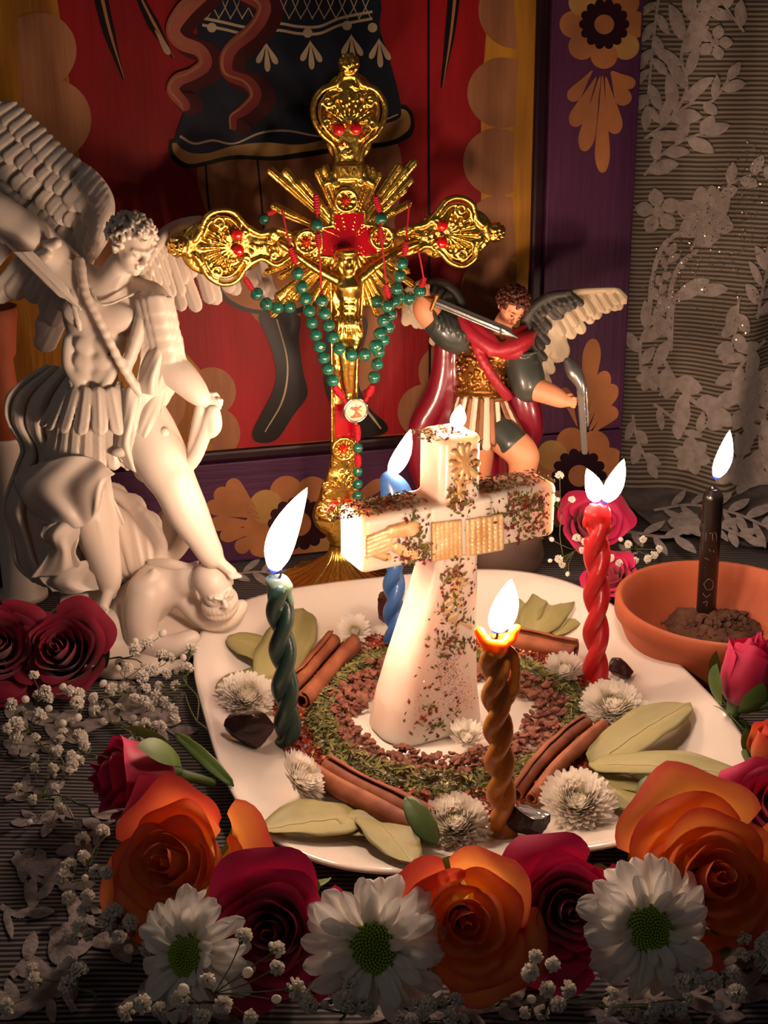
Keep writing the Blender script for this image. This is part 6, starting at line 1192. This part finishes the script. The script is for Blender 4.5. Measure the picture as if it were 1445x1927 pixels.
C.chain([S(170, 935, 1.3), S(200, 925, 1.1), S(245, 948, .8), S(285, 995, .6), S(303, 1030, .5), S(292, 1052, .4), S(280, 1045, .4)], [.3, .36, .4, .42, .38, .22, .15], .12); C.chain([S(278, 1060, .6), S(300, 1052, .9), S(330, 1040, 1.1), (S(352, 1000, 1.4)), S(345, 960, 1.8), S(320, 945, 2.0)], [.4, .45, .4, .45, .4, .3], .2)
for a_ in ((330, 965, 2.2), (315, 985, 2.0), (300, 1010, 1.6)): C.flat(S(*a_), S(292, 1055, 1.0), .8, .5, (.1, -1, .1), .25, .25)
C.chain([S(285, 1060, -.2), S(320, 1062, -.7), S(355, 1068, -1.0), S(372, 1058, -1.2)], [.25, .3, .22, .1], .15); C.put('bat_wing', m_marb, st)
# rocky base
C = Clay((-19, 4, -.1), (-6.5, 17.5, 5.5), .1)
for px, py, dy, rx, ry, rz in ((190, 1205, -.6, 3.0, 3.0, 1.7), (160, 1165, .5, 2.2, 2.2, 2.6), (250, 1235, -1.5, 3.2, 3.0, 1.2), (330, 1235, -.3, 3.0, 3.2, .85), (405, 1190, 1.5, 2.4, 3.0, .75), (300, 1180, 1.5, 3.5, 3.5, 1.6), (200, 1180, -1.6, 1.3, 1.2, 1.1)): C.ball(S(px, py, dy), (rx, ry, rz), .6)
C.fn((-30, -30, -.5), (30, 30, 1.2), lambda x, y, z: (-(z - .0)) + 0 * x + 0 * y, .05, False) if False else None
C.F = np.maximum(C.F, -(C.ax[2][None, None, :] - .0)); C.put('rock_base', m_marb, st)

# ---- the painted figure
m_skin = mat('painted_skin', 'D9936C', .5, sss=.2, sssr=.004); m_hairb = mat('brown_painted_hair', '3A1A14', .45, c2='5A2A1E', vs=60); m_slv = mat('dark_green_sleeve', '2E3430', .35, c2='454A42', vs=30, coat=.3); m_cuir = mat('gilded_scale_armour', 'B07A34', .3, metal=.75, c2='7A4A22', vs=90, bump=.5, bs=300)
m_cape = mat('crimson_cape', '7E1228', .3, coat=.4, c2='6A0E22', vs=10); m_scarf = mat('red_scarf', 'A01E2E', .45); m_strap = mat('ivory_strap', 'E2CDB4', .5); m_strapb = mat('bronze_strap', '7A4A28', .4, metal=.4); m_fe = mat('ivory_feather', 'C9B89A', .5, c2='A8957A', vs=30); m_fed = mat('dark_feather', '35332F', .5, c2='6E6A60', vs=50, stretch=(1, 1, 3), vmix=(.5, .75)); m_steel = mat('painted_steel', '8E8E8C', .28, metal=.8); m_boot = mat('dark_boot', '1E1A18', .5); m_rock = mat('painted_rock', '6E5446', .7, c2='4E3A30', vs=20)
Y1 = 22.6
def S(px, py, dy=0.0): return V(px, py, Y1 + dy)
PC1 = .0333
pt = thing('painted_angel_statue', 'small painted winged figure in a crimson cape raising a sword behind the wax cross', 'statue', (S(930, 1050)[0], 23, 0))
def B(lo, hi, h=.07): p, q = V(lo[0], hi[1], Y1), V(hi[0], lo[1], Y1); return Clay((p[0] - .6, Y1 + lo[2], max(p[2] - .6, 0)), (q[0] + .6, Y1 + hi[2], q[2] + .6), h)
C = B((770, 515, -4), (1100, 935, 3), .06)
head(C, S(962, 578, -1.0), (.22, -.8, -.55), (.38, -.1, 1), 1.08); cp((935, 632, -.2), (952, 600, -.6), 20, 18, .25); cp((905, 640, 0), (960, 640, 0), 26, 26, .3)
ch([(818, 602, -.3), (800, 582, -.5), (800, 560, -.5)], [23, 20, 13]); hand(C, S(801, 562, -.6), (.05, -.2, 1), (.8, -.6, 0), .8, 1.35)
ch([(996, 728, -1.3), (1035, 742, -1.9), (1060, 755, -2.2)], [21, 17, 11]); hand(C, S(1056, 753, -2.2), (1, -.3, -.1), (0, -1, .4), .85, 1.45)
ch([(945, 820, -1.0), (975, 845, -1.8), (988, 862, -2.1)], [32, 29, 25]); ch([(986, 862, -2.1), (982, 890, -1.9), (972, 930, -1.7)], [25, 22, 17]); ch([(905, 830, -.3), (900, 900, -.3), (905, 950, -.3)], [28, 22, 16]); C.put('figure', m_skin, pt)
C = B((925, 520, -4), (1010, 610, 2), .055); head(C, S(962, 578, -1.0), (.22, -.8, -.55), (.38, -.1, 1), 1.1, hair=120, hair_only=True); C.ball(S(962, 562, -.5), (1.0, .85, .75), .1); C.put('hair', m_hairb, pt)
m_eye = mat('painted_dark_line', '24120E', .4); m_lip = mat('painted_lip', 'B0443C', .45); mb = MB(); mb2 = MB()
f_ = nrm((.22, -.8, -.55)); sd_ = nrm(np.cross(f_, (.38, -.1, 1))); u_ = np.cross(sd_, f_); hc = S(962, 578, -1.0); W_ = lambda a, b, d: hc + (sd_ * a + f_ * b + u_ * d) * 1.08
for e in (-1, 1):
    v, f = tube([W_(e * .12, .89, .22), W_(e * .28, .84, .27), W_(e * .44, .74, .22)], [.02, .035, .012], 6); mb.add(v, f); v, f = tube([W_(e * .16, .87, .08), W_(e * .27, .87, .09), W_(e * .38, .8, .07)], [.02, .03, .015], 6); mb.add(v, f)
    v, f = ico(.065, 2); mb.add(v + W_(e * .27, .82, .03), f)
v, f = tube([W_(-.14, .88, -.46), W_(0, .94, -.44), W_(.14, .88, -.46)], [.03, .06, .03], 6); mb2.add(v, f); mb.put('painted_eyes', m_eye, pt, kind='stuff'); mb2.put('painted_lips', m_lip, pt)
C = B((790, 570, -4), (1040, 800, 3)); ch([(822, 605, -.4), (850, 628, -.3), (880, 640, 0)], [26, 31, 28]); ch([(975, 650, -.2), (985, 690, -.7), (995, 728, -1.2)], [28, 32, 30])
for i in range(5): C.chain([S(815 + i * 14, 585 + i * 9, -1.1), S(822 + i * 13, 608 + i * 6, -1.4), S(812 + i * 15, 630 + i * 4, -.9)], [.1, .14, .1], .08)
for i in range(5): C.chain([S(962, 660 + i * 17, -.9), S(985, 668 + i * 17, -1.6), S(1012, 662 + i * 18, -1.4)], [.08, .14, .08], .08)
C.put('sleeves', m_slv, pt)
C = B((860, 620, -3), (1000, 770, 2.5), .055); C.ball(S(920, 668, 0), (1.95, 1.35, 1.6), .3); C.ball(S(908, 715, -.1), (1.6, 1.25, 1.5), .3); C.ball(S(905, 738, -.1), (1.75, 1.35, .5), .2); R = random.Random(8)
for i in range(120):
    a = -1.4 + 2.8 * R.random(); z = R.uniform(650, 735); x = 913 + 56 * math.sin(a); C.ball(S(x, z, -1.32 * math.cos(a)), R.uniform(.1, .18), .04)
C.put('cuirass', m_cuir, pt)
C = B((860, 590, -4), (1010, 780, 2.5), .06)
for P_, R_ in (([(868, 600, -.6), (890, 630, -1.3), (925, 655, -1.9), (945, 662, -2.0)], [9, 13, 13, 9]), ([(875, 596, -.4), (905, 625, -1.2), (935, 650, -1.8)], [8, 12, 9]), ([(1002, 628, -.4), (985, 640, -1.2), (955, 655, -1.9), (930, 660, -1.9)], [8, 13, 13, 9]), ([(1000, 645, -.5), (975, 662, -1.4), (945, 668, -1.9)], [7, 11, 8]), ([(985, 620, -.2), (960, 642, -1.3)], [10, 12]),
    ([(895, 650, -1.4), (915, 690, -1.85), (940, 728, -1.7), (955, 745, -1.2)], [9, 9, 9, 10])): C.chain([S(*p) for p in P_], [r * PC1 for r in R_], .12)
C.ball(S(925, 660, -2.1), (.4, .25, .4), .05); C.put('red_scarf', m_scarf, pt)
C = B((785, 610, -3), (1030, 960, 3), .09)
for P_, R_ in (([(838, 640, .6), (835, 700, .7), (822, 750, .6), (795, 800, .4), (790, 860, .4), (810, 920, .5)], [18, 22, 24, 24, 26, 24]), ([(850, 680, 1.0), (850, 780, 1.0), (840, 880, 1.0), (860, 940, 1.0)], [26, 34, 40, 36]), ([(978, 730, .6), (990, 775, .5), (1000, 815, .4), (990, 850, .8)], [26, 30, 20, 12]), ([(970, 700, 1), (965, 800, 1.2), (950, 900, 1.2), (935, 950, 1)], [30, 40, 40, 34]), ([(905, 740, 1.4), (900, 860, 1.4), (900, 940, 1.3)], [50, 52, 46]), ([(862, 640, .4), (868, 720, .2)], [12, 12]), ([(922, 850, .0), (925, 940, 0)], [14, 16]), ([(950, 860, .2), (955, 940, .1)], [12, 14])): C.chain([S(*p) for p in P_], [r * PC1 for r in R_], .3)
C.put('cape', m_cape, pt)
for i in range(13):
    a = -1.45 + 2.9 * i / 12; C = Clay(S(840, 860, -3.5) - .2, S(1000, 735, 2) + .2, .06) if False else B((835, 735, -3.5), (985, 860, 2), .065)
    x0, x1 = 905 + 44 * math.sin(a), 900 + 62 * math.sin(a) + (22 if i > 9 else 0); C.flat(S(x0, 752, -1.3 * math.cos(a) - .2), S(x1, 832 + 8 * (i % 2) - (14 if i > 10 else 0), -1.9 * math.cos(a) - .3), .2, .3, (math.sin(a), -math.cos(a), .1), .14, .03, .08)
    C.put('skirt_strap', m_strap if i % 2 else m_strapb, pt)
C = B((850, 735, -3), (990, 860, 2)); C.cap(S(866, 742, -.3), S(905, 755, -1.45), .2, .2, .1); C.cap(S(905, 755, -1.45), S(948, 750, -1.1), .2, .2, .1); C.put('belt', m_strapb, pt)
C = B((880, 770, -4), (1010, 860, 2)); C.cap(S(930, 800, -.6), S(965, 835, -1.6), 1.1, 1.1, .2); C.cap(S(905, 800, -.2), S(900, 845, -.2), 1.3, 1.0, .3); C.put('dark_breeches', m_slv, pt)
C = B((950, 880, -4), (1030, 960, 2)); C.chain([S(974, 922, -1.7), S(972, 950, -1.6), S(968, 975, -1.6)], [.7, .65, .7], .2); C.cap(S(1000, 900, -1.2), S(1012, 925, -1.2), .25, .35, .1); C.put('boot', m_boot, pt)
C = B((860, 930, -3.5), (1030, 1060, 3.5), .1); C.ball(S(935, 1040, 0), (3.2, 2.6, 2.4), .5); C.ball(S(975, 1010, -.8), (1.6, 1.6, 2.0), .5); C.ball(S(900, 1000, .3), (1.8, 1.6, 2.4), .5); C.F = np.maximum(C.F, -C.ax[2][None, None, :] + .0); C.put('rock_base', m_rock, pt)
C = B((980, 525, -2), (1175, 720, 4), .06); wing(C, S, [(990, 650, 1.0), (1000, 600, 1.0), (1040, 565, 1.2), (1085, 550, 1.4), (1125, 546, 1.6), (1160, 545, 1.8)], (.35, .9), (.5, .6), 110, 26, ((13, .1, .85, 11, .25), (12, .1, .7, 9, .1)), .12, PC1, (.1, -1, .2), 8, 3)
C.flat(S(1015, 600, 1.3), S(1050, 660, 1.3), .9, .8, (0, -1, .1), .2, .2); C.put('wing', m_fe, pt)
C = B((980, 525, -2), (1110, 690, 4), .06); wing(C, S, [(985, 640, .7), (995, 590, .7), (1030, 560, .8), (1070, 552, 1.0)], (.6, .8), (.6, .5), 62, 34, ((12, 0, .9, 8, .0), (13, 0, .5, 6, -.15)), .1, PC1, (.1, -1, .2), 11, 4); C.put('wing_dark_coverts', m_fed, pt)
C = B((750, 510, -1), (870, 730, 4), .06); wing(C, S, [(865, 620, 1.6), (862, 560, 1.8), (840, 535, 2.0), (800, 530, 2.2), (765, 545, 2.4)], (-.3, 1), (-.05, .9), 120, 60, ((12, .1, .95, 10, .2), (11, .05, .6, 8, 0)), .12, PC1, (-.1, -1, .1), 8, 5); C.put('wing', m_fe, pt)
C = B((770, 505, -1), (880, 620, 4), .06); wing(C, S, [(868, 610, 1.3), (866, 565, 1.4), (846, 540, 1.6), (805, 528, 1.8)], (-.4, .8), (-.2, .6), 60, 40, ((10, 0, .9, 8, .1), (11, 0, .5, 6, 0)), .1, PC1, (-.1, -1, .1), 10, 6); C.put('wing_dark_coverts', m_fed, pt)
C = B((790, 545, -4), (985, 650, 1), .05); C.flat(S(820, 568, -1.2), S(955, 624, -2.6), .3, .3, (.1, -1, .3), .07, .02, .08); C.flat(S(950, 622, -2.6), S(974, 636, -2.8), .3, .04, (.1, -1, .3), .07, .02, .08); C.put('sword', m_steel, pt)
C = B((785, 535, -4), (835, 590, 1), .05); C.cap(S(822, 556, -1.2), S(812, 582, -1.2), .14, .14, .05); C.cap(S(818, 566, -1.1), S(798, 560, -.9), .16, .16, .05); C.put('sword_hilt', m_cuir, pt)
C = B((1055, 660, -4), (1115, 870, 1), .05); C.flat(S(1092, 728, -2.6), S(1100, 850, -2.4), .26, .22, (-.3, -1, 0), .06, .02); C.flat(S(1102, 728, -2.5), S(1106, 800, -2.4), .1, .1, (-.3, -1, 0), .1, .02); C.chain([S(1068, 680, -1.9), S(1080, 700, -2.1), S(1092, 722, -2.4), S(1096, 740, -2.5)], [.25, .5, .34, .2], .05); C.put('scale_blade', m_steel, pt)

# ---- small clay cup at the far left
p = V(-8, 640, 17.5); v, f = lathe([(0, -6), (1.3, -6), (1.0, -3), (.9, -1.2), (1.1, -.9), (1.35, 1.2), (1.5, 2.0), (1.4, 2.05), (1.25, 1.9), (1.0, .0), (0, -.2)], 32, (p[0], p[1], p[2]))
cup = thing('clay_goblet', 'clay cup on a pale pillar standing behind the white statue at the far left', 'cup', (p[0], p[1], 0)); mk('cup_bowl', v, [q[::-1] for q in f], m_terra, cup)
v, f = lathe([(0, 0), (1.6, 0), (1.6, .4), (1.2, .6), (1.15, p[2] - 6.4), (1.35, p[2] - 6.0), (0, p[2] - 6.0)], 28, (p[0], p[1], 0)); mk('pillar', v, [q[::-1] for q in f], m_marb, cup)
